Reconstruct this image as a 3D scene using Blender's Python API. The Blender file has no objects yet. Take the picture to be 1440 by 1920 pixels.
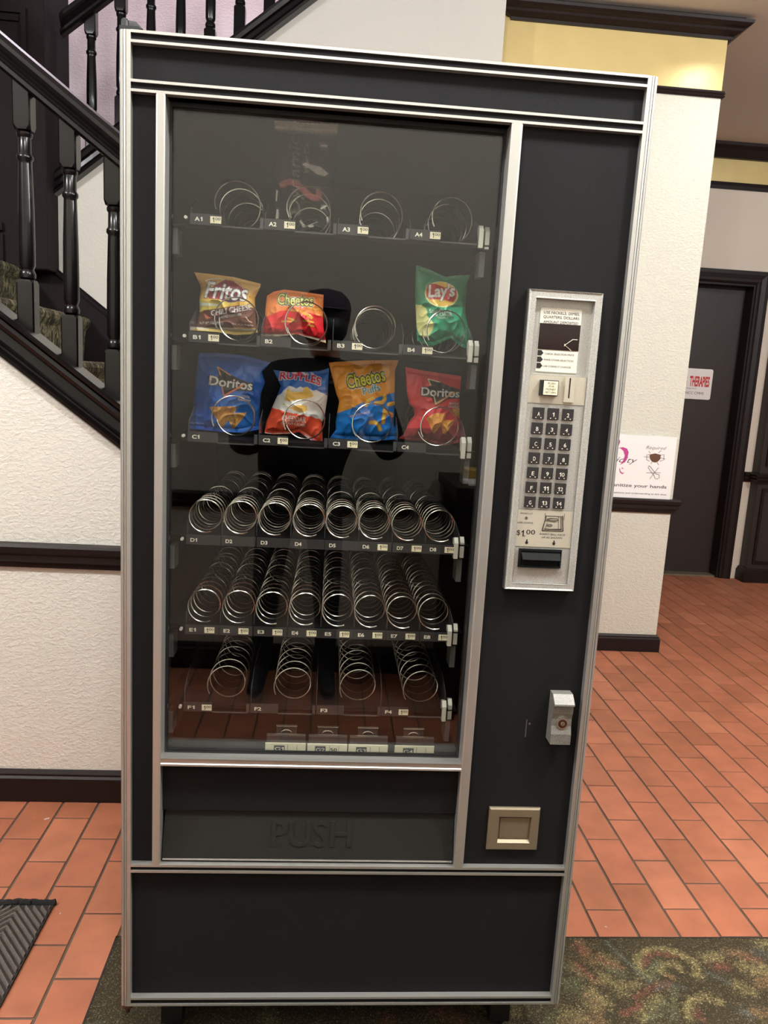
import bpy, math, random, re
import numpy as np
from mathutils import Vector, Matrix, noise

random.seed(7); rng = np.random.default_rng(7)
S = bpy.context.scene
COL = S.collection

# ------------------------------------------------------------------ camera
F_PX = 1444.37
CAM = np.array([0.3533227, -1.33665388, 1.3247215])
ROT = np.array([[0.99618834, -0.06701786, 0.0558336],
                [0.04352915, -0.1727485, -0.98400364],
                [0.07559099, 0.98268335, -0.16917281]])
cam_data = bpy.data.cameras.new('camera')
cam = bpy.data.objects.new('camera', cam_data); COL.objects.link(cam)
cam_data.sensor_fit = 'VERTICAL'; cam_data.sensor_height = 36.0
cam_data.lens = F_PX / 1920 * 36.0
cam_data.clip_start = 0.02
m = Matrix.Identity(4)
for i in range(3):
    m[i][0] = ROT[0][i]; m[i][1] = -ROT[1][i]; m[i][2] = -ROT[2][i]; m[i][3] = CAM[i]
cam.matrix_world = m
S.camera = cam

# ------------------------------------------------------------------ world, lights, exposure
w = bpy.data.worlds.new('world'); S.world = w; w.use_nodes = True
w.node_tree.nodes['Background'].inputs[0].default_value = (1.0, 0.95, 0.9, 1)
w.node_tree.nodes['Background'].inputs[1].default_value = 0.10
S.view_settings.view_transform = 'Standard'; S.view_settings.look = 'None'
S.view_settings.exposure = 0.25; S.view_settings.gamma = 1.0
S.view_settings.use_curve_mapping = False
S.cycles.max_bounces = 10; S.cycles.transparent_max_bounces = 16
S.cycles.caustics_reflective = False; S.cycles.caustics_refractive = False


def lamp(name, loc, power, size, color=(1.0, 0.91, 0.78), shape='DISK', spread=150, aim=None):
    d = bpy.data.lights.new(name, 'AREA'); d.shape = shape; d.size = size
    d.energy = power; d.color = color; d.spread = math.radians(spread)
    o = bpy.data.objects.new(name, d); COL.objects.link(o); o.location = loc
    if aim:
        o.rotation_euler = (Vector(aim) - Vector(loc)).to_track_quat('-Z', 'Y').to_euler()
    return o


def globe(name, loc, power, r=0.07, color=(0.93, 0.97, 1.0)):
    d = bpy.data.lights.new(name, 'POINT'); d.energy = power; d.shadow_soft_size = r; d.color = color
    o = bpy.data.objects.new(name, d); COL.objects.link(o); o.location = loc
    return o


globe('ceiling_globe', (1.66, -0.64, 2.86), 96)
globe('ceiling_globe', (0.2, -0.75, 2.86), 62)
globe('ceiling_globe', (-1.9, -0.6, 2.86), 132)
globe('ceiling_globe', (3.7, -0.5, 2.86), 145)
globe('ceiling_globe', (3.7, 2.2, 2.86), 12)
lamp('ceiling_downlight', (2.19, 1.9, 3.0), 4.5, 0.12, color=(1.0, 0.99, 0.96))
lamp('stairwell_light', (-0.3, 2.75, 4.9), 38, 0.7, color=(1.0, 0.89, 1.0))

# ------------------------------------------------------------------ helpers: geometry from measured image positions
def ray(u, v):
    return ROT.T @ np.array([(u - 720) / F_PX, (v - 960) / F_PX, 1.0])


def at(u, v, y):
    d = ray(u, v); k = (y - CAM[1]) / d[1]
    return CAM + k * d


def at_floor(u, v, z=0.0):
    d = ray(u, v); k = (z - CAM[2]) / d[2]
    return CAM + k * d


def proj(p):
    q = ROT @ (np.array(p, float) - CAM)
    return 720 + F_PX * q[0] / q[2], 960 + F_PX * q[1] / q[2]


def lin(c):
    out = []
    for x in c[:3]:
        x = x / 255.0
        out.append(x / 12.92 if x <= 0.04045 else ((x + 0.055) / 1.055) ** 2.4)
    return tuple(out)


# ------------------------------------------------------------------ materials
def newmat(name):
    mt = bpy.data.materials.new(name); mt.use_nodes = True
    nt = mt.node_tree
    return mt, nt, nt.nodes['Principled BSDF']


def N(nt, t, **kw):
    n = nt.nodes.new(t)
    for k, v in kw.items():
        setattr(n, k, v)
    return n


def basic(name, rgb, rough=0.5, metal=0.0, var=0.06, scale=40.0, bump=0.0, bscale=200.0, spec=0.5, detail=3.0, coat=0.0, stretch=None):
    """base colour mottled by noise, optional fine bump"""
    mt, nt, b = newmat(name)
    tc = N(nt, 'ShaderNodeTexCoord')
    src = tc.outputs['Object']
    if stretch:
        mp = N(nt, 'ShaderNodeMapping'); mp.inputs['Scale'].default_value = stretch
        nt.links.new(src, mp.inputs[0]); src = mp.outputs[0]
    nz = N(nt, 'ShaderNodeTexNoise'); nz.inputs['Scale'].default_value = scale; nz.inputs['Detail'].default_value = detail
    nt.links.new(src, nz.inputs['Vector'])
    c = lin(rgb)
    mix = N(nt, 'ShaderNodeMix', data_type='RGBA')
    mix.inputs[6].default_value = (*[x * (1 - var) for x in c], 1)
    mix.inputs[7].default_value = (*[min(1, x * (1 + var)) for x in c], 1)
    nt.links.new(nz.outputs['Fac'], mix.inputs[0]); nt.links.new(mix.outputs[2], b.inputs['Base Color'])
    b.inputs['Roughness'].default_value = rough; b.inputs['Metallic'].default_value = metal
    b.inputs['Specular IOR Level'].default_value = spec
    b.inputs['Coat Weight'].default_value = coat
    if bump > 0:
        n2 = N(nt, 'ShaderNodeTexNoise'); n2.inputs['Scale'].default_value = bscale; n2.inputs['Detail'].default_value = 2.0
        nt.links.new(src, n2.inputs['Vector'])
        bp = N(nt, 'ShaderNodeBump'); bp.inputs['Strength'].default_value = bump; bp.inputs['Distance'].default_value = 0.002
        nt.links.new(n2.outputs['Fac'], bp.inputs['Height']); nt.links.new(bp.outputs[0], b.inputs['Normal'])
    return mt


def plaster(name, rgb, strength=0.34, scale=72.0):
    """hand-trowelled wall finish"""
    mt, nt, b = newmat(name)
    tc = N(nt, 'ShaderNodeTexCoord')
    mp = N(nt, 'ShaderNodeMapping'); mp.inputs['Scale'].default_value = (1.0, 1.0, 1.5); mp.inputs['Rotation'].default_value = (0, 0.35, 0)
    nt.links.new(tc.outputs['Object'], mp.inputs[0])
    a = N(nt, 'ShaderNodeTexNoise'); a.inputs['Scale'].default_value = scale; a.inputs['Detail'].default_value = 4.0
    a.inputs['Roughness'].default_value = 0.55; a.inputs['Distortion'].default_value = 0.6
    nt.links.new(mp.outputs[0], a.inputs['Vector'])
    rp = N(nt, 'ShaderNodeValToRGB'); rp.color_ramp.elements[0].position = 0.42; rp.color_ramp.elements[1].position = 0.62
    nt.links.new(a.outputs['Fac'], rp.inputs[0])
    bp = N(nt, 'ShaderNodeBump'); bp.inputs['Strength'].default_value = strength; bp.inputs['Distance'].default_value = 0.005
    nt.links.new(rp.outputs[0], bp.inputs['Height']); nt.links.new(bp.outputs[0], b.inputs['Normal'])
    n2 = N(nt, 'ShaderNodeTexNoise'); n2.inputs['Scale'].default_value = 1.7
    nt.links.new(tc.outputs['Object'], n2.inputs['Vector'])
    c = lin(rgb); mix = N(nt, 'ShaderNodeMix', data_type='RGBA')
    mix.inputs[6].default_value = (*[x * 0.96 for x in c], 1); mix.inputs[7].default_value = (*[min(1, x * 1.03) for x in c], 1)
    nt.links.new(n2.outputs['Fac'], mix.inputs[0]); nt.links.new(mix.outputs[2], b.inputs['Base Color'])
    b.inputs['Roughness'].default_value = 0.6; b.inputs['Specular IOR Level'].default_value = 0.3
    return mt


def wood(name, rgb, rough=0.3, coat=0.0, spec=0.5):
    mt, nt, b = newmat(name)
    tc = N(nt, 'ShaderNodeTexCoord'); mp = N(nt, 'ShaderNodeMapping'); mp.inputs['Scale'].default_value = (12, 12, 1.6)
    nt.links.new(tc.outputs['Object'], mp.inputs[0])
    nz = N(nt, 'ShaderNodeTexNoise'); nz.inputs['Scale'].default_value = 6.0; nz.inputs['Detail'].default_value = 5; nz.inputs['Distortion'].default_value = 1.2
    nt.links.new(mp.outputs[0], nz.inputs['Vector'])
    c = lin(rgb); mix = N(nt, 'ShaderNodeMix', data_type='RGBA')
    mix.inputs[6].default_value = (*[x * 0.65 for x in c], 1); mix.inputs[7].default_value = (*[x * 1.35 for x in c], 1)
    nt.links.new(nz.outputs['Fac'], mix.inputs[0]); nt.links.new(mix.outputs[2], b.inputs['Base Color'])
    b.inputs['Roughness'].default_value = rough; b.inputs['Specular IOR Level'].default_value = spec; b.inputs['Coat Weight'].default_value = coat; b.inputs['Coat Roughness'].default_value = 0.15
    bp = N(nt, 'ShaderNodeBump'); bp.inputs['Strength'].default_value = 0.15; bp.inputs['Distance'].default_value = 0.001
    nt.links.new(nz.outputs['Fac'], bp.inputs['Height']); nt.links.new(bp.outputs[0], b.inputs['Normal'])
    return mt


def tile_mat():
    mt, nt, b = newmat('quarry_tile')
    oi = N(nt, 'ShaderNodeObjectInfo'); ge = N(nt, 'ShaderNodeNewGeometry')
    add = N(nt, 'ShaderNodeMath', operation='ADD'); fr = N(nt, 'ShaderNodeMath', operation='FRACT')
    nt.links.new(oi.outputs['Random'], add.inputs[0]); nt.links.new(ge.outputs['Random Per Island'], add.inputs[1]); nt.links.new(add.outputs[0], fr.inputs[0])
    rp = N(nt, 'ShaderNodeValToRGB'); e = rp.color_ramp.elements
    e[0].color = (*lin((166, 102, 74)), 1); e[1].color = (*lin((192, 122, 92)), 1)
    n = e.new(0.3); n.color = (*lin((180, 111, 82)), 1)
    n = e.new(0.7); n.color = (*lin((184, 112, 84)), 1)
    nt.links.new(fr.outputs[0], rp.inputs[0])
    nz = N(nt, 'ShaderNodeTexNoise'); nz.inputs['Scale'].default_value = 11.0; nz.inputs['Detail'].default_value = 4
    nt.links.new(ge.outputs['Position'], nz.inputs['Vector'])
    n3 = N(nt, 'ShaderNodeTexNoise'); n3.inputs['Scale'].default_value = 260.0; n3.inputs['Detail'].default_value = 2
    nt.links.new(ge.outputs['Position'], n3.inputs['Vector'])
    r2 = N(nt, 'ShaderNodeValToRGB'); r2.color_ramp.elements[0].position = 0.35; r2.color_ramp.elements[1].position = 0.75
    r2.color_ramp.elements[0].color = (0.80, 0.80, 0.78, 1); r2.color_ramp.elements[1].color = (1.06, 1.05, 1.04, 1)
    nt.links.new(nz.outputs['Fac'], r2.inputs[0])
    mul = N(nt, 'ShaderNodeMix', data_type='RGBA', blend_type='MULTIPLY'); mul.inputs[0].default_value = 1.0
    nt.links.new(rp.outputs[0], mul.inputs[6]); nt.links.new(r2.outputs[0], mul.inputs[7])
    nt.links.new(mul.outputs[2], b.inputs['Base Color'])
    b.inputs['Roughness'].default_value = 0.5; b.inputs['Specular IOR Level'].default_value = 0.35
    bp = N(nt, 'ShaderNodeBump'); bp.inputs['Strength'].default_value = 0.15; bp.inputs['Distance'].default_value = 0.001
    nt.links.new(n3.outputs['Fac'], bp.inputs['Height']); nt.links.new(bp.outputs[0], b.inputs['Normal'])
    return mt


def hammered(name, rgb):
    """speckled silver of the coin panel"""
    mt, nt, b = newmat(name)
    tc = N(nt, 'ShaderNodeTexCoord'); v = N(nt, 'ShaderNodeTexNoise'); v.inputs['Scale'].default_value = 1150.0; v.inputs['Detail'].default_value = 1.5
    nt.links.new(tc.outputs['Object'], v.inputs['Vector'])
    rp = N(nt, 'ShaderNodeValToRGB'); rp.color_ramp.elements[0].position = 0.36; rp.color_ramp.elements[1].position = 0.62
    c = lin(rgb); rp.color_ramp.elements[0].color = (*[x * 0.62 for x in c], 1); rp.color_ramp.elements[1].color = (*[min(1, x * 1.3) for x in c], 1)
    nt.links.new(v.outputs['Fac'], rp.inputs[0]); nt.links.new(rp.outputs[0], b.inputs['Base Color'])
    b.inputs['Metallic'].default_value = 0.35; b.inputs['Roughness'].default_value = 0.45
    bp = N(nt, 'ShaderNodeBump'); bp.inputs['Strength'].default_value = 0.5; bp.inputs['Distance'].default_value = 0.0006
    nt.links.new(v.outputs['Fac'], bp.inputs['Height']); nt.links.new(bp.outputs[0], b.inputs['Normal'])
    return mt


def pane_glass():
    """uncoloured sheet glass: Fresnel reflection on both faces, straight transmission"""
    mt = bpy.data.materials.new('sheet_glass'); mt.use_nodes = True; nt = mt.node_tree; nt.nodes.clear()
    out = N(nt, 'ShaderNodeOutputMaterial'); mix = N(nt, 'ShaderNodeMixShader')
    tr = N(nt, 'ShaderNodeBsdfTransparent'); gl = N(nt, 'ShaderNodeBsdfGlossy'); gl.inputs['Roughness'].default_value = 0.0
    tr.inputs[0].default_value = (0.97, 0.98, 0.97, 1)
    ge = N(nt, 'ShaderNodeNewGeometry'); mr = N(nt, 'ShaderNodeMapRange')
    mr.inputs[3].default_value = 1.52; mr.inputs[4].default_value = 1 / 1.52
    fr = N(nt, 'ShaderNodeFresnel')
    nt.links.new(ge.outputs['Backfacing'], mr.inputs[0]); nt.links.new(mr.outputs[0], fr.inputs['IOR'])
    nt.links.new(fr.outputs[0], mix.inputs[0]); nt.links.new(tr.outputs[0], mix.inputs[1]); nt.links.new(gl.outputs[0], mix.inputs[2])
    nt.links.new(mix.outputs[0], out.inputs[0])
    return mt


def foil(name, rough=0.28, metal=0.0):
    """printed snack film: the print is the mesh's colour attribute"""
    mt, nt, b = newmat(name)
    at_ = N(nt, 'ShaderNodeVertexColor'); at_.layer_name = 'print'
    nt.links.new(at_.outputs['Color'], b.inputs['Base Color'])
    b.inputs['Roughness'].default_value = rough; b.inputs['Metallic'].default_value = metal
    tc = N(nt, 'ShaderNodeTexCoord'); nz = N(nt, 'ShaderNodeTexNoise'); nz.inputs['Scale'].default_value = 26; nz.inputs['Detail'].default_value = 2; nz.inputs['Distortion'].default_value = 0.6
    nt.links.new(tc.outputs['Object'], nz.inputs['Vector'])
    bp = N(nt, 'ShaderNodeBump'); bp.inputs['Strength'].default_value = 0.12; bp.inputs['Distance'].default_value = 0.004
    nt.links.new(nz.outputs['Fac'], bp.inputs['Height']); nt.links.new(bp.outputs[0], b.inputs['Normal'])
    return mt


def clear_film():
    mt, nt, b = newmat('clear_film')
    at_ = N(nt, 'ShaderNodeVertexColor'); at_.layer_name = 'print'
    nt.links.new(at_.outputs['Color'], b.inputs['Base Color']); nt.links.new(at_.outputs['Alpha'], b.inputs['Alpha'])
    b.inputs['Roughness'].default_value = 0.18
    return mt


def carpet_mat(name, vcol, stair=False):
    mt, nt, b = newmat(name)
    ge = N(nt, 'ShaderNodeNewGeometry')
    sp = N(nt, 'ShaderNodeTexNoise'); sp.inputs['Scale'].default_value = 330.0; sp.inputs['Detail'].default_value = 1.0
    nt.links.new(ge.outputs['Position'], sp.inputs['Vector'])
    r = N(nt, 'ShaderNodeValToRGB'); r.color_ramp.elements[0].position = 0.4; r.color_ramp.elements[1].position = 0.72
    r.color_ramp.elements[0].color = (0.6, 0.58, 0.55, 1); r.color_ramp.elements[1].color = (3.4, 3.3, 3.0, 1); e_ = r.color_ramp.elements.new(0.58); e_.color = (0.8, 0.78, 0.75, 1)
    nt.links.new(sp.outputs['Fac'], r.inputs[0])
    if vcol:
        base = N(nt, 'ShaderNodeVertexColor'); base.layer_name = 'print'; bo = base.outputs['Color']
    else:
        mp = N(nt, 'ShaderNodeMapping'); mp.inputs['Scale'].default_value = (1.0, 1.4, 0.55); mp.inputs['Rotation'].default_value = (0.5, 0.2, 0.3)
        nt.links.new(ge.outputs['Position'], mp.inputs[0])
        a = N(nt, 'ShaderNodeTexNoise'); a.inputs['Scale'].default_value = 26.0; a.inputs['Detail'].default_value = 3; a.inputs['Distortion'].default_value = 2.2
        nt.links.new(mp.outputs[0], a.inputs['Vector'])
        rr = N(nt, 'ShaderNodeValToRGB'); e = rr.color_ramp.elements
        e[0].position = 0.38; e[0].color = (*lin((58, 55, 45)), 1)
        e[1].position = 0.52; e[1].color = (*lin((84, 82, 66)), 1)
        n = e.new(0.6); n.color = (*lin((146, 137, 104)), 1)
        n = e.new(0.68); n.color = (*lin((78, 78, 68)), 1)
        n = e.new(0.76); n.color = (*lin((128, 94, 78)), 1)
        nt.links.new(a.outputs['Fac'], rr.inputs[0]); bo = rr.outputs[0]
    mul = N(nt, 'ShaderNodeMix', data_type='RGBA', blend_type='MULTIPLY'); mul.inputs[0].default_value = 0.75 if vcol else 0.35
    nt.links.new(bo, mul.inputs[6]); nt.links.new(r.outputs[0], mul.inputs[7])
    nt.links.new(mul.outputs[2], b.inputs['Base Color']); b.inputs['Roughness'].default_value = 0.95; b.inputs['Specular IOR Level'].default_value = 0.1
    bp = N(nt, 'ShaderNodeBump'); bp.inputs['Strength'].default_value = 0.8; bp.inputs['Distance'].default_value = 0.003
    nt.links.new(sp.outputs['Fac'], bp.inputs['Height']); nt.links.new(bp.outputs[0], b.inputs['Normal'])
    return mt


M = {}
M['plaster'] = plaster('cream_plaster', (240, 234, 218))
M['plaster_left'] = plaster('cream_plaster_left', (240, 235, 224), 0.33)
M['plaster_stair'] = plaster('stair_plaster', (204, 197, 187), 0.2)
M['plaster_smooth'] = plaster('smooth_plaster', (218, 204, 188), 0.08)
M['lilac'] = plaster('stairwell_plaster', (222, 206, 206), 0.16)
M['ceiling'] = plaster('ceiling_paint', (222, 212, 198), 0.06)
M['gold'] = basic('gold_paint', (216, 192, 130), rough=0.3, metal=0.2, var=0.08, scale=9, bump=0.06, bscale=40)
M['darkwood'] = wood('dark_wood', (32, 21, 19), 0.45, 0.0, 0.25)
M['blackwood'] = wood('black_stained_wood', (17, 14, 14), 0.24, 0.12, 0.3)
M['matte_wood'] = wood('matte_dark_wood', (30, 23, 24), 0.7, 0.0, 0.12)
M['doorwood'] = wood('door_wood', (45, 35, 32), 0.5)
M['tile'] = tile_mat()
M['grout'] = basic('grout', (92, 78, 66), rough=0.9, var=0.25, scale=60, bump=0.3)
M['alu'] = basic('anodised_aluminium', (196, 195, 190), rough=0.4, metal=0.75, var=0.04, scale=90, stretch=(8, 8, 0.4))
M['alu_dull'] = basic('groove_grey', (70, 68, 66), rough=0.6, metal=0.2)
M['panel'] = basic('black_textured_laminate', (34, 34, 35), rough=0.55, var=0.08, scale=300, bump=0.2, bscale=650, spec=0.06)
M['black'] = basic('black_enamel', (22, 22, 23), rough=0.5, var=0.1)
M['slot_black'] = basic('slot_black', (20, 22, 22), rough=0.65, spec=0.15)
M['inside'] = basic('black_interior', (16, 15, 15), rough=0.7, spec=0.15)
M['flap'] = basic('black_plastic_flap', (42, 42, 40), spec=0.15, rough=0.5, var=0.06, scale=200, bump=0.15, bscale=500)
M['strip'] = basic('black_label_strip', (46, 46, 47), rough=0.55)
M['wire'] = basic('bright_steel_wire', (200, 196, 188), rough=0.24, metal=1.0, var=0.03)
M['white_ink'] = basic('white_ink', (236, 232, 216), rough=0.6, var=0.02)
M['cream_card'] = basic('cream_card', (244, 236, 204), rough=0.6, var=0.03)
M['black_ink'] = basic('black_ink', (24, 22, 22), rough=0.6, var=0.02)
M['hammered'] = hammered('hammered_silver', (188, 187, 181))
M['cast_silver'] = hammered('cast_silver', (134, 132, 126))
M['satin'] = basic('satin_silver', (202, 196, 178), rough=0.4, metal=0.25, var=0.03, scale=120)
M['chrome_edge'] = basic('chrome_edge', (225, 220, 210), rough=0.22, metal=0.9)
M['key'] = basic('black_key', (46, 44, 44), rough=0.35, var=0.15, scale=400)
M['led_window'] = basic('dark_red_window', (34, 20, 20), rough=0.12, var=0.05)
M['rail_grey'] = basic('grey_rail', (96, 97, 96), rough=0.4, metal=0.2)
M['display_card'] = basic('display_card', (228, 224, 212), rough=0.5, var=0.02)
M['plaster_pillar'] = plaster('pillar_plaster', (216, 211, 196), 0.42)
M['plaster_rear'] = plaster('rear_plaster', (190, 184, 172), 0.3)
M['glass'] = pane_glass()
M['nickel'] = basic('brushed_nickel', (150, 138, 116), rough=0.38, metal=0.6, var=0.05, scale=150, stretch=(1, 1, 12))
M['bronze'] = basic('lock_bronze', (96, 66, 56), rough=0.35, metal=0.7)
M['foil'] = foil('printed_film')
M['film'] = clear_film()
M['paper'] = basic('white_board', (243, 236, 232), rough=0.5, var=0.01)
M['ink_grey'] = basic('grey_ink', (84, 78, 78), rough=0.6)
M['ink_magenta'] = basic('magenta_ink', (184, 60, 132), rough=0.6)
M['ink_brown'] = basic('brown_ink', (92, 58, 36), rough=0.6)
M['ink_red'] = basic('red_ink', (206, 44, 42), rough=0.6)
M['stair_carpet'] = carpet_mat('stair_carpet', False)
M['carpet'] = carpet_mat('floral_carpet', True)
M['mat_rib'] = basic('mat_fibre', (104, 97, 92), rough=0.95, var=0.45, scale=420, bump=0.9, bscale=420, spec=0.1)
M['mat_base'] = basic('mat_base', (58, 52, 49), rough=0.95, var=0.3, scale=300, bump=0.6, bscale=300, spec=0.1)
M['mat_edge'] = basic('mat_binding', (24, 23, 25), rough=0.9, var=0.3, scale=200, bump=0.8, bscale=260)
M['jacket'] = basic('dark_jacket', (24, 23, 28), rough=0.85)
M['trouser'] = basic('dark_trousers', (20, 20, 24), rough=0.9)
M['skin'] = basic('skin', (196, 146, 120), rough=0.5)
M['cap'] = basic('plum_cap', (44, 36, 52), rough=0.8)
M['hair'] = basic('dark_hair', (30, 24, 22), rough=0.5)
M['yellow'] = basic('yellow_card', (214, 178, 84), rough=0.6)
M['redcard'] = basic('red_card', (190, 50, 44), rough=0.5)
M['clear_plastic'] = basic('smoked_plastic', (70, 70, 72), rough=0.15, spec=0.6)
M['bracket'] = basic('grey_bracket', (226, 222, 208), rough=0.35, metal=0.2)


# ------------------------------------------------------------------ mesh builder
class MB:
    def __init__(s):
        s.v = []; s.f = []; s.mi = []

    def quad(s, a, b, c, d, m=0):
        i = len(s.v); s.v += [tuple(a), tuple(b), tuple(c), tuple(d)]; s.f.append((i, i + 1, i + 2, i + 3)); s.mi.append(m)

    def poly(s, pts, m=0):
        i = len(s.v); s.v += [tuple(p) for p in pts]; s.f.append(tuple(range(i, i + len(pts)))); s.mi.append(m)

    def box(s, x0, x1, y0, y1, z0, z1, m=0, bev=0.0):
        if bev <= 0:
            i = len(s.v)
            s.v += [(x0, y0, z0), (x1, y0, z0), (x1, y1, z0), (x0, y1, z0), (x0, y0, z1), (x1, y0, z1), (x1, y1, z1), (x0, y1, z1)]
            for f in ((3, 2, 1, 0), (4, 5, 6, 7), (0, 1, 5, 4), (1, 2, 6, 5), (2, 3, 7, 6), (3, 0, 4, 7)):
                s.f.append(tuple(i + k for k in f)); s.mi.append(m)
            return
        b = bev
        # chamfered box: cross-section in xz rounded, front and back insets in y
        rings = []
        for (yy, ins) in ((y0, b), (y0 + b, 0), (y1 - b, 0), (y1, b)):
            a0, a1, c0, c1 = x0 + ins, x1 - ins, z0 + ins, z1 - ins
            k = b * 0.8
            rings.append([(a0 + k, yy, c0), (a1 - k, yy, c0), (a1, yy, c0 + k), (a1, yy, c1 - k), (a1 - k, yy, c1), (a0 + k, yy, c1), (a0, yy, c1 - k), (a0, yy, c0 + k)])
        s.rings(rings, m, True, True)

    def rings(s, rings, m=0, cap0=False, cap1=False, closed=True):
        i = len(s.v); n = len(rings[0])
        for r in rings:
            s.v += [tuple(p) for p in r]
        for j in range(len(rings) - 1):
            for k in range(n if closed else n - 1):
                a = i + j * n + k; b = i + j * n + (k + 1) % n
                s.f.append((a, b, b + n, a + n)); s.mi.append(m)
        if cap0:
            s.f.append(tuple(i + k for k in reversed(range(n)))); s.mi.append(m)
        if cap1:
            s.f.append(tuple(i + (len(rings) - 1) * n + k for k in range(n))); s.mi.append(m)

    def prism(s, pts, d0, d1, axis='y', m=0):
        """polygon pts (2D) extruded between d0,d1 along axis; axis y: pts are (x,z); x: (y,z); z: (x,y)"""
        def P(p, d):
            return (p[0], d, p[1]) if axis == 'y' else ((d, p[0], p[1]) if axis == 'x' else (p[0], p[1], d))
        s.rings([[P(p, d0) for p in pts], [P(p, d1) for p in pts]], m, True, True)

    def run(s, prof, x0, x1, y0, zf, m=0):
        """moulding along X: profile (out, w) in front of plane y0, zf(x) gives its base line"""
        s.rings([[(x, y0 - o, zf(x) + w_) for (o, w_) in prof] for x in (x0, x1)], m, True, True)

    def sweep(s, path, prof, m=0, closed=False):
        """moulding around a plan path (x,y), outward is to the right of travel; profile (out,z)"""
        n = len(path); rings = []
        for i, (px, py) in enumerate(path):
            dirs = []
            if i > 0 or closed:
                q = path[i - 1]; d = Vector((px - q[0], py - q[1])).normalized(); dirs.append(d)
            if i < n - 1 or closed:
                q = path[(i + 1) % n]; d = Vector((q[0] - px, q[1] - py)).normalized(); dirs.append(d)
            nr = [Vector((d.y, -d.x)) for d in dirs]
            if len(nr) == 2:
                b = (nr[0] + nr[1]); b = b / max(1e-6, b.dot(nr[0]))
            else:
                b = nr[0]
            rings.append([(px + b.x * o, py + b.y * o, z) for (o, z) in prof])
        if closed:
            rings.append(rings[0])
        s.rings(rings, m, not closed, not closed)

    def lathe(s, cx, cy, prof, seg=14, m=0, caps=True):
        s.rings([[(cx + r * math.cos(2 * math.pi * k / seg), cy + r * math.sin(2 * math.pi * k / seg), z) for k in range(seg)] for (r, z) in prof], m, caps, caps)

    def cyl_y(s, cx, cz, r, y0, y1, seg=20, m=0, r1=None):
        r1 = r if r1 is None else r1
        s.rings([[(cx + rr * math.cos(2 * math.pi * k / seg), y, cz + rr * math.sin(2 * math.pi * k / seg)) for k in range(seg)] for (rr, y) in ((r, y0), (r1, y1))], m, True, True)

    def tube(s, pts, r, seg=6, m=0, taper=None):
        rings = []; pts = [Vector(p) for p in pts]; n = len(pts)
        up = None
        for i, p in enumerate(pts):
            t = (pts[min(i + 1, n - 1)] - pts[max(i - 1, 0)]).normalized()
            if up is None:
                up = t.orthogonal().normalized()
            up = (up - t * up.dot(t)); up = up.normalized() if up.length > 1e-6 else t.orthogonal().normalized()
            b = t.cross(up); rr = r if taper is None else r * taper[i]
            rings.append([tuple(p + up * (rr * math.cos(2 * math.pi * k / seg)) + b * (rr * math.sin(2 * math.pi * k / seg))) for k in range(seg)])
        s.rings(rings, m, True, True)

    def tri2d(s, vs, tris, fn, m=0):
        i = len(s.v); s.v += [tuple(fn(x, y)) for (x, y) in vs]
        for t in tris:
            s.f.append(tuple(i + k for k in t)); s.mi.append(m)

    def mesh(s, name, mats, smooth=False):
        me = bpy.data.meshes.new(name); me.from_pydata(s.v, [], s.f)
        for mt in (mats if isinstance(mats, (list, tuple)) else [mats]):
            me.materials.append(mt)
        if any(s.mi):
            me.polygons.foreach_set('material_index', s.mi)
        if smooth:
            me.polygons.foreach_set('use_smooth', [True] * len(me.polygons))
            try:
                me.set_sharp_from_angle(angle=math.radians(38))
            except Exception:
                pass
        me.update()
        return me

    def build(s, name, mats, parent=None, smooth=False, label=None):
        return place(name, s.mesh(name, mats, smooth), parent, label)


def place(name, me, parent=None, label=None, loc=(0, 0, 0)):
    o = bpy.data.objects.new(name, me); COL.objects.link(o)
    o.location = loc
    if parent is not None:
        o.parent = parent
        if parent.parent is None:           # mesh coordinates are world coordinates; undo the thing's own position
            o.location = Vector(loc) - parent.location
    if label:
        o['label'] = label
    return o


def thing(name, label, cat, loc=(0, 0, 0), group=None):
    o = bpy.data.objects.new(name, None); COL.objects.link(o); o.location = loc
    o.empty_display_size = 0.05
    return tag(o, label, cat, group)


def tag(o, label, cat, group=None):
    o['label'] = label; o['category'] = cat
    if group:
        o['group'] = group
    return o


def struct(o):
    o['kind'] = 'structure'
    return o


# ------------------------------------------------------------------ lettering
_tx = {}


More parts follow.
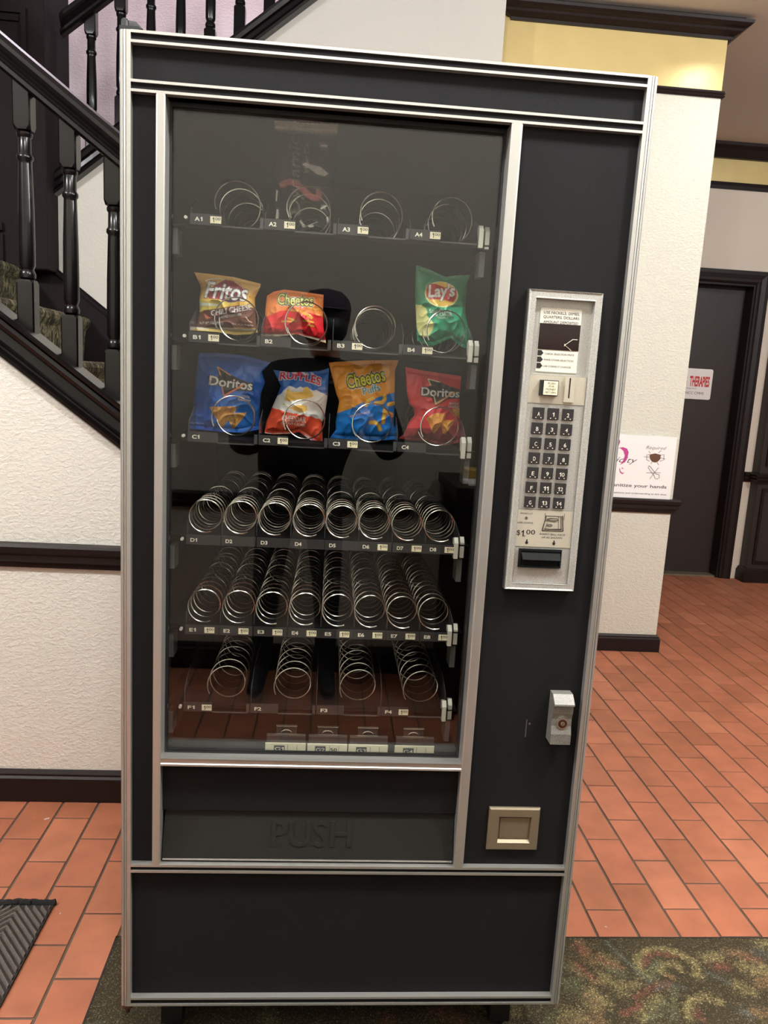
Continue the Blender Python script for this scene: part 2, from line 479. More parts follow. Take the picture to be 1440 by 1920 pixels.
def glyphs(text, bold=0.0, shear=0.0):
    key = (text, bold, shear)
    if key in _tx:
        return _tx[key]
    if '1' in text:                                             # the stock numeral one is a plain bar: draw a flagged one
        vs, tr, x = [], [], 0.0
        for seg in re.split('(1)', text):
            if seg == '':
                continue
            if seg == '1':
                v = [(0.15 - bold, 0), (0.26 + bold, 0), (0.26 + bold, 0.73), (0.15 - bold, 0.73), (0.0, 0.47 - bold), (0.15, 0.47 - bold), (0.15, 0.73), (0.10, 0.61), (0.0, 0.57)]
                v = [(a + shear * b_, b_) for a, b_ in v]; t = [(0, 1, 2), (0, 2, 3), (4, 5, 7), (5, 6, 7), (4, 7, 8)]; wd = 0.26
            elif seg.strip() == '':
                x += 0.25 * len(seg); continue
            else:
                a_, t = glyphs(seg.strip(), bold, shear); lo = a_[:, 0].min(); wd = a_[:, 0].max() - lo; v = [(p[0] - lo, p[1]) for p in a_]
                if seg.startswith(' '):
                    x += 0.25
            n0 = len(vs); vs += [(p[0] + x, p[1]) for p in v]; tr += [tuple(k + n0 for k in q) for q in t]; x += wd + 0.09
            if seg.endswith(' '):
                x += 0.2
        _tx[key] = (np.array(vs), tr)
        return _tx[key]
    cu = bpy.data.curves.new('lettering', 'FONT'); cu.body = text; cu.offset = bold; cu.shear = shear; cu.resolution_u = 3
    ob = bpy.data.objects.new('lettering', cu)
    me = ob.to_mesh(); me.calc_loop_triangles()
    vs = np.array([(v.co.x, v.co.y) for v in me.vertices]); tr = [tuple(t.vertices) for t in me.loop_triangles]
    ob.to_mesh_clear(); bpy.data.objects.remove(ob); bpy.data.curves.remove(cu)
    _tx[key] = (vs, tr)
    return _tx[key]


def fit(text, x0, x1, h, bold=0.0, shear=0.0, ref='H'):
    """glyph mesh scaled to span x0..x1 with capital height h, baseline 0"""
    vs, tr = glyphs(text, bold, shear)
    v = vs.copy(); lo, hi = v[:, 0].min(), v[:, 0].max()
    v[:, 0] = x0 + (v[:, 0] - lo) / (hi - lo) * (x1 - x0)
    v[:, 1] = v[:, 1] / 0.73 * h
    return v, tr


def put_text(mb, text, x0, x1, base, h, y, m, bold=0.0, shear=0.0):
    """flat print facing the room (-Y)"""
    v, tr = fit(text, x0, x1, h, bold, shear)
    mb.tri2d(v, tr, lambda a, b: (a, y, base + b), m)


# ------------------------------------------------------------------ raster painter for printed film and carpet
class Paint:
    def __init__(s, x0, y0, x1, y1, step, base):
        s.x0, s.y0, s.step = x0, y0, step
        s.w = int((x1 - x0) / step) + 2; s.h = int((y1 - y0) / step) + 2
        s.c = np.ones((s.h, s.w, 4), np.float32); s.c[..., :3] = lin(base)

    def _win(s, xa, ya, xb, yb):
        i0 = max(0, int((xa - s.x0) / s.step) - 1); i1 = min(s.w, int((xb - s.x0) / s.step) + 2)
        j0 = max(0, int((ya - s.y0) / s.step) - 1); j1 = min(s.h, int((yb - s.y0) / s.step) + 2)
        if i1 <= i0 or j1 <= j0:
            return None
        X, Y = np.meshgrid(s.x0 + np.arange(i0, i1) * s.step, s.y0 + np.arange(j0, j1) * s.step)
        return (slice(j0, j1), slice(i0, i1)), X, Y

    def put(s, sl, mask, col, alpha=1.0, keep=None):
        a = (mask * alpha)[..., None]; sub = s.c[sl]
        sub[..., :3] = sub[..., :3] * (1 - a) + np.array(lin(col), np.float32) * a
        if keep is not None:
            sub[..., 3] = np.maximum(sub[..., 3], mask * keep)

    def poly(s, pts, col, alpha=1.0, keep=None):
        p = np.array(pts, float); r = s._win(p[:, 0].min(), p[:, 1].min(), p[:, 0].max(), p[:, 1].max())
        if r is None:
            return
        sl, X, Y = r; ins = np.zeros(X.shape, bool); n = len(p)
        for i in range(n):
            xa, ya = p[i]; xb, yb = p[(i + 1) % n]
            if ya == yb:
                continue
            c = ((ya > Y) != (yb > Y)) & (X < (xb - xa) * (Y - ya) / (yb - ya) + xa)
            ins ^= c
        s.put(sl, ins.astype(np.float32), col, alpha, keep)

    def ellipse(s, cx, cy, rx, ry, col, ang=0.0, alpha=1.0):
        t = np.linspace(0, 2 * np.pi, 48, endpoint=False); ca, sa = math.cos(ang), math.sin(ang)
        s.poly([(cx + rx * math.cos(a) * ca - ry * math.sin(a) * sa, cy + rx * math.cos(a) * sa + ry * math.sin(a) * ca) for a in t], col, alpha)

    def stroke(s, pts, wd, col, alpha=1.0, keep=None, rough=0.0):
        p = np.array(pts, float); r = s._win(p[:, 0].min() - wd, p[:, 1].min() - wd, p[:, 0].max() + wd, p[:, 1].max() + wd)
        if r is None:
            return
        sl, X, Y = r; d = np.full(X.shape, 1e9)
        for i in range(len(p) - 1):
            a, b = p[i], p[i + 1]; ab = b - a; L = ab @ ab + 1e-12
            t = np.clip(((X - a[0]) * ab[0] + (Y - a[1]) * ab[1]) / L, 0, 1)
            d = np.minimum(d, np.hypot(X - a[0] - t * ab[0], Y - a[1] - t * ab[1]))
        if rough > 0:
            d = d + rng.normal(0, rough * wd, d.shape)
        s.put(sl, np.clip((wd / 2 - d) / s.step + 0.5, 0, 1).astype(np.float32), col, alpha, keep)

    def text(s, t, p0, p1, h, col, bold=0.0, shear=0.0, out=None, alpha=1.0, keep=None, arch=0.0):
        p0 = np.array(p0, float); p1 = np.array(p1, float); d = p1 - p0; L = np.hypot(*d); ux = d / L; uy = np.array([ux[1], -ux[0]])
        layers = ([(o[0], o[1]) for o in out] if out else []) + [(0.0, col)]
        v0, _ = glyphs(t, 0.0, shear); lo, hi = v0[:, 0].min(), v0[:, 0].max()
        for (grow, cc) in layers:
            vs, tr = glyphs(t, round(bold + grow, 4), shear)
            q = np.empty_like(vs); sx = L / (hi - lo)
            tt = (vs[:, 0] - lo) / (hi - lo)
            hh = vs[:, 1] / 0.73 * h + arch * 4 * tt * (1 - tt)
            q[:] = p0 + np.outer((vs[:, 0] - lo) * sx, ux) + np.outer(hh, uy)
            for (a, b, c) in tr:
                A, B, C = q[a], q[b], q[c]
                r = s._win(min(A[0], B[0], C[0]), min(A[1], B[1], C[1]), max(A[0], B[0], C[0]), max(A[1], B[1], C[1]))
                if r is None:
                    continue
                sl, X, Y = r
                e = [(B[0] - A[0]) * (Y - A[1]) - (B[1] - A[1]) * (X - A[0]), (C[0] - B[0]) * (Y - B[1]) - (C[1] - B[1]) * (X - B[0]), (A[0] - C[0]) * (Y - C[1]) - (A[1] - C[1]) * (X - C[0])]
                mk = ((e[0] >= 0) & (e[1] >= 0) & (e[2] >= 0)) | ((e[0] <= 0) & (e[1] <= 0) & (e[2] <= 0))
                s.put(sl, mk.astype(np.float32), cc, alpha, keep)

    def sample(s, X, Y):
        fx = np.clip((X - s.x0) / s.step, 0, s.w - 1.001); fy = np.clip((Y - s.y0) / s.step, 0, s.h - 1.001)
        i = fx.astype(int); j = fy.astype(int); a = (fx - i)[..., None]; b = (fy - j)[..., None]
        return (s.c[j, i] * (1 - a) + s.c[j, i + 1] * a) * (1 - b) + (s.c[j + 1, i] * (1 - a) + s.c[j + 1, i + 1] * a) * b


# ================================================================== THE SETTING
# ---- floor with running-bond quarry tiles
mb = MB(); mb.quad((-3.2, -1.95, -0.0028), (4.6, -1.95, -0.0028), (4.6, 4.3, -0.0028), (-3.2, 4.3, -0.0028))
floor = struct(mb.build('floor', M['grout']))
PX, PY, TX, TY = 0.1053, 0.207, 0.0988, 0.2012


def tile_geo(b, cx, cy, sx, sy, z):
    e = 0.0013; hx, hy = sx / 2, sy / 2
    b.rings([[(cx - hx, cy - hy, -0.006), (cx + hx, cy - hy, -0.006), (cx + hx, cy + hy, -0.006), (cx - hx, cy + hy, -0.006)],
             [(cx - hx, cy - hy, z - e * 0.7), (cx + hx, cy - hy, z - e * 0.7), (cx + hx, cy + hy, z - e * 0.7), (cx - hx, cy + hy, z - e * 0.7)],
             [(cx - hx + e, cy - hy + e, z), (cx + hx - e, cy - hy + e, z), (cx + hx - e, cy + hy - e, z), (cx - hx + e, cy + hy - e, z)]], 0, False, True)


def blocked(x, y):
    """True when the machine or a wall hides this floor point from where the photo was taken"""
    def seg_hits(x0, x1, y0, y1, z1):
        a = np.array([CAM[0], CAM[1], CAM[2]]); d = np.array([x, y, 0.0]) - a; t0, t1 = 0.0, 0.999
        for k, (lo, hi) in enumerate(((x0, x1), (y0, y1), (0.0 if z1 > 2 else 0.1, z1))):
            if abs(d[k]) < 1e-9:
                if a[k] < lo or a[k] > hi:
                    return False
                continue
            q0, q1 = (lo - a[k]) / d[k], (hi - a[k]) / d[k]
            if q0 > q1:
                q0, q1 = q1, q0
            t0, t1 = max(t0, q0), min(t1, q1)
        return t0 < t1
    return seg_hits(0, 0.866, 0, 0.9, 1.84) or seg_hits(-9, 1.0, 0.91, 4, 9) or seg_hits(-9, 2.105, 2.42, 4, 9)


cand = []; hidden = []
CX_L, CY_T = -0.094, 0.313            # corner of the inlaid carpet
for i in range(-28, 44):
    xl = -0.194 + i * PX; cx = xl + PX / 2
    ph = 0.393 + 0.018 * (cx + 0.14) + (0.0 if i % 2 == 0 else PY / 2)
    for k in range(-13, 20):
        ya, yb = ph + k * PY, ph + (k + 1) * PY
        if yb < -1.9 or ya > 4.18 or cx > 4.4:
            continue
        y0, y1 = ya + (PY - TY) / 2, yb - (PY - TY) / 2; x0, x1 = cx - TX / 2, cx + TX / 2
        if x1 > CX_L + 0.02 and y0 < CY_T and y1 > -0.95:
            y0 = CY_T + 0.001
            if y1 > CY_T - 0.0 and y1 - y0 < 0.02 or y1 < y0:
                continue
        if y0 < 0.91 < y1 and cx < 1.0:
            y1 = 0.9
        if ya > 0.91 and cx < 1.0:
            continue
        c = ((x0 + x1) / 2, (y0 + y1) / 2)
        vis = False
        for (px, py) in (c, (x0, y0), (x1, y0), (x0, y1), (x1, y1)):
            u, v = proj((px, py, 0)) if py > -1.2 else (-1, -1)
            if -5 < u < 1445 and -5 < v < 1925 and not blocked(px, py):
                vis = True
        (cand if vis else hidden).append((math.hypot(c[0] - CAM[0], c[1] - CAM[1]), x0, x1, y0, y1))
cand.sort()
full = {}
for n, (_, x0, x1, y0, y1) in enumerate(cand[:300]):
    key = (round(x1 - x0, 4), round(y1 - y0, 3))
    if key not in full:
        t = MB(); tile_geo(t, 0, 0, key[0], key[1], 0.0); full[key] = t.mesh('tile', M['tile'])
    o = bpy.data.objects.new('tile', full[key]); COL.objects.link(o); o.parent = floor
    o.location = ((x0 + x1) / 2, (y0 + y1) / 2, rng.normal(0, 0.0003)); o.rotation_euler = (rng.normal(0, 0.0015), rng.normal(0, 0.0015), rng.normal(0, 0.003))
mb = MB()
for (_, x0, x1, y0, y1) in cand[300:] + hidden:
    tile_geo(mb, (x0 + x1) / 2, (y0 + y1) / 2, x1 - x0, y1 - y0, 0.0)
o = mb.build('tile_field', M['tile'], floor); o['kind'] = 'stuff'

# ---- walls
SL = -0.744                                                    # slope of the lower flight


def z_low(x):                                                  # underside of the near stringer
    return 1.323 + SL * (x + 0.561)


def z_up(x):                                                   # underside of the upper stringer
    return 2.015 + 0.80 * (x + 0.86)


mb = MB(); mb.prism([(-2.6, 0), (1.0, 0), (1.0, z_low(1.0) + 0.01), (-2.6, z_low(-2.6) + 0.01)], 0.905, 0.985)
struct(mb.build('wall_left', M['plaster_left']))
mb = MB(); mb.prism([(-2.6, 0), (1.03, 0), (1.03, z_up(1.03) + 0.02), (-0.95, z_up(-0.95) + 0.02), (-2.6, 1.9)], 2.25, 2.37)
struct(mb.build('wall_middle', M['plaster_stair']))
mb = MB(); mb.box(-3.2, 1.3, 3.45, 3.55, 0, 5.2)
struct(mb.build('wall_back', M['lilac']))
mb = MB(); mb.box(1.04, 2.105, 2.42, 2.78, 0, 2.71, 0); mb.box(1.04, 2.105, 2.42, 2.78, 2.71, 3.04, 1)
struct(mb.build('wall_right', [M['plaster_pillar'], M['gold']]))
mb = MB()
mb.box(1.3, 2.42, 4.1, 4.25, 0, 2.77, 0); mb.box(3.31, 4.6, 4.1, 4.25, 0, 2.77, 0); mb.box(2.42, 3.31, 4.1, 4.25, 2.13, 2.77, 0)
mb.box(1.3, 4.6, 4.1, 4.25, 2.77, 3.04, 1)
struct(mb.build('wall_far', [M['plaster_smooth'], M['gold']]))
mb = MB(); mb.box(-3.2, 4.6, -2.05, -1.94, 0, 3.04)
struct(mb.build('wall_rear', M['plaster_rear']))
mb = MB()
mb.box(1.03, 4.6, 2.3, 4.3, 3.03, 3.12); mb.box(-3.2, 4.6, -2.05, 0.9, 3.03, 3.12); mb.box(1.03, 4.6, 0.9, 2.3, 3.03, 3.12)
struct(mb.build('ceiling', M['ceiling']))

# ---- trim
CHAIR = [(0, 0), (0.012, 0), (0.016, 0.016), (0.026, 0.024), (0.026, 0.040), (0.034, 0.048), (0.036, 0.064), (0.03, 0.072), (0, 0.072)]
BASE = [(0, 0), (0.018, 0), (0.018, 0.072), (0.012, 0.078), (0.012, 0.084), (0.005, 0.094), (0, 0.094)]
mb = MB(); mb.run(CHAIR, -2.6, 0.99, 0.905, lambda x: 0.733); struct(mb.build('trim_1', M['darkwood']))
mb = MB(); mb.run([(o_, z * 1.05) for o_, z in BASE], -2.6, 0.99, 0.905, lambda x: 0.0); struct(mb.build('baseboard_left', M['darkwood']))
PIL = [(1.10, 2.78), (1.10, 2.42), (2.105, 2.42), (2.105, 2.78)]
mb = MB(); mb.sweep(PIL, [(0, 2.95), (0.012, 2.95), (0.016, 2.960), (0.03, 2.966), (0.045, 2.975), (0.05, 2.984), (0.066, 2.99), (0.078, 3.0), (0.08, 3.012), (0.05, 3.012), (0.05, 3.032), (0, 3.032)])
struct(mb.build('trim_2', M['darkwood']))
mb = MB(); mb.sweep(PIL, [(0, 2.70), (0.008, 2.70), (0.014, 2.706), (0.010, 2.713), (0.014, 2.718), (0.010, 2.724), (0.012, 2.730), (0, 2.732)])
struct(mb.build('trim_3', M['darkwood'], smooth=True))
mb = MB(); mb.sweep(PIL, [(o_, 0.736 + z) for o_, z in CHAIR]); struct(mb.build('trim_4', M['darkwood']))
mb = MB(); mb.sweep(PIL, [(o_, z * 0.95) for o_, z in BASE]); struct(mb.build('baseboard_right', M['darkwood']))
mb = MB(); mb.run([(0, 0), (0.03, 0.0), (0.06, 0.05), (0.08, 0.07), (0.08, 0.1), (0, 0.1)], 1.3, 4.6, 4.1, lambda x: 2.94); struct(mb.build('trim_5', M['darkwood']))
mb = MB(); mb.run([(0, 0), (0.015, 0), (0.02, 0.02), (0.015, 0.045), (0, 0.045)], 1.3, 4.6, 4.1, lambda x: 2.745); struct(mb.build('trim_6', M['darkwood']))
mb = MB(); mb.sweep([(4.6, -1.94), (-3.2, -1.94)], [(o_, 0.735 + z) for o_, z in CHAIR]); struct(mb.build('trim_7', M['darkwood']))
mb = MB(); mb.sweep([(4.6, -1.94), (-3.2, -1.94)], [(o_, z * 1.3) for o_, z in BASE]); struct(mb.build('baseboard_rear', M['darkwood']))
# chair rail across the wall strip beside the far door, and the dark panelled pier
mb = MB(); mb.sweep([(3.40, 4.1), (3.46, 4.1)], [(o_, 0.735 + z) for o_, z in CHAIR]); struct(mb.build('trim_8', M['darkwood']))
mb = MB(); mb.box(3.465, 4.6, 4.0, 4.1, 0, 2.04); pier = struct(mb.build('wall_pier', M['doorwood']))
mb = MB(); mb.sweep([(3.465, 4.1), (3.465, 4.0), (4.6, 4.0)], [(o_, 0.735 + z) for o_, z in CHAIR]); mb.build('chair_rail', M['darkwood'], pier)
mb = MB(); mb.sweep([(3.465, 4.1), (3.465, 4.0), (4.6, 4.0)], [(o_ * 1.3, z * 1.1) for o_, z in BASE]); mb.build('plinth', M['darkwood'], pier)
for (za, zb) in ((0.14, 0.70), (0.86, 1.97)):
    mb = MB(); F = 0.012
    for (a, b, c, d) in ((3.50, 4.2, za, za + 0.02), (3.50, 4.2, zb - 0.02, zb), (3.50, 3.52, za + 0.02, zb - 0.02), (4.18, 4.2, za + 0.02, zb - 0.02)):
        mb.box(a, b, 4.0 - F, 4.0, c, d)
    mb.build('panel_moulding', M['darkwood'], pier)

# ---- far door
mb = MB(); mb.box(2.42, 3.31, 4.21, 4.25, 0.012, 2.13); door = struct(mb.build('door_1', M['doorwood']))
CAS = [(0, 0), (0.012, 0.0), (0.02, 0.012), (0.016, 0.03), (0.022, 0.06), (0.022, 0.085), (0, 0.09)]
mb = MB()
mb.rings([[(3.31 + w_, 4.1 - o_, z + (w_ if z > 1 else 0)) for (o_, w_) in CAS] for z in (0.0, 2.13)], 0, True, True)
mb.rings([[(2.42 - w_, 4.1 - o_, z + (w_ if z > 1 else 0)) for (o_, w_) in CAS] for z in (0.0, 2.13)], 0, True, True)
mb.rings([[(x + (w_ if x > 3 else -w_), 4.1 - o_, 2.13 + w_) for (o_, w_) in CAS] for x in (2.42, 3.31)], 0, True, True)
mb.build('casing', M['darkwood'], door)
mb = MB(); mb.box(3.295, 3.31, 4.1, 4.21, 0, 2.13); mb.box(2.42, 2.435, 4.1, 4.21, 0, 2.13); mb.box(2.435, 3.295, 4.1, 4.21, 2.115, 2.13)
mb.build('jamb', M['darkwood'], door)
mb = MB(); mb.box(2.42, 3.31, 4.12, 4.25, 0.0, 0.011); mb.build('threshold', M['nickel'], door)

# ================================================================== STAIRS
lower = thing('staircase', 'black banister staircase with patterned carpet treads rising left behind vending machine', 'staircase', (0.3, 1.6, 0.0))
STRING = [(-0.07, 0), (0.004, 0), (0.014, 0.004), (0.03, 0.012), (0.032, 0.024), (0.02, 0.034), (0.02, 0.040), (0.031, 0.046), (0.012, 0.053), (0.010, 0.080), (0.022, 0.084),
          (0.036, 0.092), (0.041, 0.104), (0.034, 0.115), (0.026, 0.117), (0.036, 0.122), (0.038, 0.130), (0.030, 0.137), (-0.07, 0.137)]
RAIL = [(-0.016, 0), (0.016, 0), (0.027, 0.008), (0.027, 0.020), (0.018, 0.026), (0.014, 0.034), (0.021, 0.038), (0.017, 0.045), (0.028, 0.052), (0.034, 0.062), (0.034, 0.074), (0.024, 0.088), (0.008, 0.096),
        (-0.008, 0.096), (-0.024, 0.088), (-0.034, 0.074), (-0.034, 0.062), (-0.028, 0.052), (-0.017, 0.045), (-0.021, 0.038), (-0.014, 0.034), (-0.018, 0.026), (-0.027, 0.020), (-0.027, 0.008)]
mb = MB(); mb.run(STRING, -2.2, 0.98, 0.91, z_low); mb.build('stringer', M['blackwood'], lower)


def z_rail(x):
    return 2.066 - 0.735 * (x + 0.541)


mb = MB(); mb.run(RAIL, -2.2, 0.98, 0.945, z_rail); mb.build('handrail', M['blackwood'], lower)


def baluster_mesh(slope, h_up, sc=1.0):
    """local origin on the stringer top; top end meets the sloping handrail"""
    b = MB(); hw = 0.0235 * sc; q = hw * 0.75
    def sq(z, c=0.0, s_=1.0):
        a = hw * s_
        return [(-a + c, -a, z), (a - c, -a, z), (a, -a + c, z), (a, a - c, z), (a - c, a, z), (-a + c, a, z), (-a, a - c, z), (-a, -a + c, z)]
    low = 0.125
    b.rings([sq(-0.03, 0.004), sq(low - 0.008, 0.004), sq(low, 0.010, 0.92)], 0, True, True)
    top = h_up - 0.10
    b.rings([sq(top, 0.010, 0.92), sq(top + 0.012, 0.004), sq(h_up + 0.03, 0.004)], 0, True, True)
    L = top - low
    pr = [(0.015, low), (0.021, low + 0.006), (0.022, low + 0.016), (0.019, low + 0.024), (0.0165, low + 0.028), (0.021, low + 0.04), (0.0215, low + 0.10), (0.0205, low + L * 0.5), (0.0175, top - 0.085),
          (0.0172, top - 0.078), (0.0215, top - 0.072), (0.0215, top - 0.064), (0.0170, top - 0.058), (0.0165, top - 0.018), (0.020, top - 0.014), (0.0205, top - 0.006), (0.015, top)]
    b.lathe(0, 0, [(r * sc, z) for r, z in pr], 16)
    return b.mesh('baluster', M['blackwood'], True)


def z_strtop(x):
    return z_low(x) + 0.137


bal = baluster_mesh(SL, 0.615)
for k in range(-2, 8):
    x = -0.503 + 0.1185 * k
    place('baluster', bal, lower, loc=(x, 0.955, z_strtop(x)))
# carpeted steps
for k in range(1, 11):
    xk = -0.715 + (8 - k) * 0.256; zk = 0.19 * k
    b = MB(); x0 = xk - 0.30
    pr = [(x0, zk - 0.19 if k > 1 else 0.001), (xk - 0.032, zk - 0.19 if k > 1 else 0.001), (xk - 0.022, zk - 0.06), (xk - 0.004, zk - 0.035), (xk, zk - 0.02), (xk - 0.006, zk - 0.006), (xk - 0.018, zk), (x0, zk)]
    b.prism(pr, 0.985, 2.235 if k < 10 else 2.09); b.build('carpeted_step', M['stair_carpet'], lower)
p0 = at(108, 504, 2.25); p1 = at(202.5, 581.7, 2.25); sk = (p1[2] - p0[2]) / (p1[0] - p0[0])


def z_skirt(x):
    return p0[2] + sk * (x - p0[0])


mb = MB(); mb.prism([(-0.95, z_skirt(-0.95) - 0.42), (0.95, 0.0), (0.95, max(0.12, z_skirt(0.95))), (-0.95, z_skirt(-0.95))], 2.232, 2.25)
mb.run([(0, 0), (0.012, 0), (0.012, 0.012), (0.006, 0.018), (0.01, 0.024), (0, 0.026)], -0.95, 0.95, 2.234, lambda x: z_skirt(x) - 0.024)
mb.build('skirting_board', M['matte_wood'], lower, smooth=False)

upper = thing('staircase', 'dark upper stair flight climbing right above the vending machine, against pink wall', 'staircase', (-0.9, 2.28, 1.7))
mb = MB(); mb.run([(-0.1, 0), (0.05, 0.0), (0.055, 0.012), (0.04, 0.03), (0.03, 0.034), (0.03, 0.055), (0.045, 0.062), (0.05, 0.08), (0.035, 0.1), (-0.1, 0.1)], -0.87, 1.03, 2.25, z_up)
mb.build('stringer', M['blackwood'], upper)


def z_urail(x):
    return 2.66 + 0.79 * (x + 0.84)


mb = MB(); mb.run(RAIL, -0.83, 1.03, 2.26, lambda x: z_urail(x) - 0.01); mb.build('handrail', M['blackwood'], upper)
bal2 = baluster_mesh(0.8, 0.555)
for k in range(0, 14):
    x = -0.718 + 0.1235 * k
    place('baluster', bal2, upper, loc=(x, 2.285, z_up(x) + 0.1))
mb = MB(); mb.box(-1.32, -0.853, 2.12, 2.42, 1.70, 3.5, bev=0.004); mb.build('newel_box', M['matte_wood'], upper)
q = at(0, 418, 2.12)
mb = MB(); mb.box(-1.32, -1.03, 2.10, 2.12, q[2] - 0.03, q[2]); mb.box(-1.32, -1.03, 2.105, 2.12, q[2] - 0.2, q[2] - 0.045)
mb.build('ledge_moulding', M['matte_wood'], upper)
qa = at(50, 17, 2.12); qb = at(0, 130, 2.12)
mb = MB()
for (a, c, d0, d1) in ((qa[0] - 0.45, qa[0], qa[2] - 0.02, qa[2]), (qa[0] - 0.02, qa[0], qb[2] - 0.6, qa[2] - 0.02), (qa[0] - 0.45, qa[0] - 0.03, qa[2] - 0.05, qa[2] - 0.035)):
    mb.box(a, c, 2.107, 2.12, d0, d1)
mb.build('panel_moulding', M['matte_wood'], upper)
mb = MB()
for k in range(0, 9):                                          # closed risers and treads of the upper flight
    xk = -0.86 + 0.237 * k; mb.box(xk, xk + 0.24, 2.38, 3.44, z_up(xk) - 0.12, z_up(xk) + 0.07)
mb.build('step_block', M['stair_carpet'], upper)
mb = MB(); mb.box(-3.2, -0.87, 2.43, 3.44, 1.72, 1.9); mb.build('landing', M['stair_carpet'], upper)

# ================================================================== FLOOR COVERINGS
def carpet():
    P = Paint(-0.12, -0.36, 1.95, 0.32, 0.003, (74, 67, 52))
    Y_, G_, R_, B_, O_ = (150, 138, 98), (104, 106, 82), (128, 82, 72), (94, 98, 94), (140, 114, 84)
    def fl(cx, cy):                                            # crop of the photo's lower right corner
        return tuple(at_floor(1040 + cx / 3.6, 1740 + cy / 3.6)[:2])
    def S_(pts, wd, c, al=0.85):
        P.stroke([fl(*p) for p in pts], wd * 0.56, c, al * 0.85, rough=0.5)
    # large scroll
    S_([(610, 330), (560, 260), (575, 180), (640, 150), (740, 150), (850, 180), (930, 230), (975, 290), (960, 330)], 0.026, Y_)
    S_([(600, 250), (640, 190), (720, 175), (820, 200)], 0.018, R_, 0.7)
    S_([(700, 290), (760, 245), (830, 250), (850, 290)], 0.02, Y_); S_([(670, 370), (660, 300), (700, 240)], 0.03, G_)
    S_([(770, 330), (800, 340)], 0.02, O_)
    # leaf sprays on the left
    for p in ([(170, 110), (230, 200), (260, 240)], [(330, 210), (380, 260), (400, 250)], [(120, 260), (200, 330), (270, 360)], [(50, 350), (110, 420), (160, 400)], [(320, 330), (400, 380), (450, 430)], [(250, 440), (300, 480), (330, 510)], [(380, 270), (450, 310)]):
        S_(p, 0.036, random.choice([Y_, O_, G_]), 0.7)
    S_([(300, 200), (350, 240), (420, 260)], 0.022, R_); S_([(150, 250), (190, 300), (240, 330)], 0.022, R_); S_([(170, 130), (200, 160)], 0.03, R_)
    S_([(340, 100), (430, 180), (560, 300), (640, 370)], 0.014, B_); S_([(440, 190), (520, 250), (600, 330)], 0.012, G_)
    S_([(200, 480), (250, 530)], 0.04, G_, 0.6); S_([(80, 590), (170, 600)], 0.05, Y_, 0.6)
    # lower sprays
    S_([(650, 410), (600, 450), (545, 480)], 0.02, R_); S_([(575, 530), (520, 560), (470, 585)], 0.018, R_)
    S_([(700, 490), (640, 560), (600, 620)], 0.034, Y_, 0.7); S_([(730, 500), (700, 560), (640, 610)], 0.03, G_, 0.8)
    S_([(800, 420), (800, 520), (800, 610)], 0.022, G_); S_([(700, 400), (760, 385)], 0.02, R_); S_([(490, 400), (560, 380)], 0.03, Y_, 0.6)
    S_([(880, 410), (760, 380), (690, 420)], 0.012, B_)
    S_([(900, 600), (890, 530), (940, 485), (1030, 475), (1110, 500)], 0.026, Y_); S_([(970, 560), (960, 600), (1010, 630)], 0.02, R_, 0.6)
    # right cluster
    for p in ([(1020, 210), (1090, 190)], [(1200, 180), (1270, 180)], [(1270, 260), (1340, 290)], [(1390, 110), (1440, 100)], [(1400, 260), (1440, 300)], [(1240, 400), (1310, 430)], [(1390, 380), (1440, 340)], [(1350, 580), (1440, 600)]):
        S_(p, 0.04, random.choice([Y_, O_]), 0.7)
    S_([(1090, 270), (1160, 265)], 0.026, R_); S_([(1040, 310), (1120, 350), (1170, 380)], 0.016, B_); S_([(1380, 170), (1440, 190)], 0.05, B_, 0.6)
    S_([(1290, 200), (1370, 220)], 0.03, R_, 0.5); S_([(1270, 570), (1300, 590)], 0.03, B_)
    for _ in range(26):                                        # the pattern goes on towards the machine's left and the room
        cx, cy = rng.uniform(-0.1, 1.0), rng.uniform(-0.34, 0.28)
        a = rng.uniform(0, 6.28); r = rng.uniform(0.02, 0.06)
        P.stroke([(cx + r * math.cos(a + t), cy + r * math.sin(a + t)) for t in np.linspace(0, rng.uniform(1, 3.5), 9)], rng.uniform(0.01, 0.028), [Y_, G_, R_, B_, O_][rng.integers(5)], 0.5, rough=0.45)
    xs = np.arange(CX_L + 0.002, 1.94, 0.0035); ys = np.arange(-0.355, CY_T - 0.001, 0.0035)
    X, Yg = np.meshgrid(xs, ys); c = P.sample(X, Yg)
    n0, n1 = len(ys), len(xs)
    Z = np.full(X.shape, 0.0015) + rng.uniform(0, 0.0012, X.shape)
    v = np.stack([X, Yg, Z], -1).reshape(-1, 3)
    idx = np.arange(n0 * n1).reshape(n0, n1)
    f = np.stack([idx[:-1, :-1], idx[:-1, 1:], idx[1:, 1:], idx[1:, :-1]], -1).reshape(-1, 4)
    vv = [tuple(p) for p in v]; ff = [tuple(p) for p in f]; cc = c.reshape(-1, 4).tolist()
    base = [*lin((84, 76, 56)), 1]
    for (x0, x1, y0, y1) in ((xs[0], 4.5, -0.9, ys[0]), (xs[-1], 4.5, ys[0], ys[-1])):
        i = len(vv); vv += [(x0, y0, 0.002), (x1, y0, 0.002), (x1, y1, 0.002), (x0, y1, 0.002)]; ff.append((i, i + 1, i + 2, i + 3)); cc += [base] * 4
    me = bpy.data.meshes.new('carpet'); me.from_pydata(vv, [], ff); me.materials.append(M['carpet'])
    ca = me.color_attributes.new('print', 'FLOAT_COLOR', 'POINT'); ca.data.foreach_set('color', np.array(cc, np.float32).ravel())
    o = place('carpet', me)
    tag(o, 'dark olive-brown floral patterned carpet inlaid in the tile floor under vending machine', 'carpet')
    mb = MB()                                                   # cut pile edge against the tiles
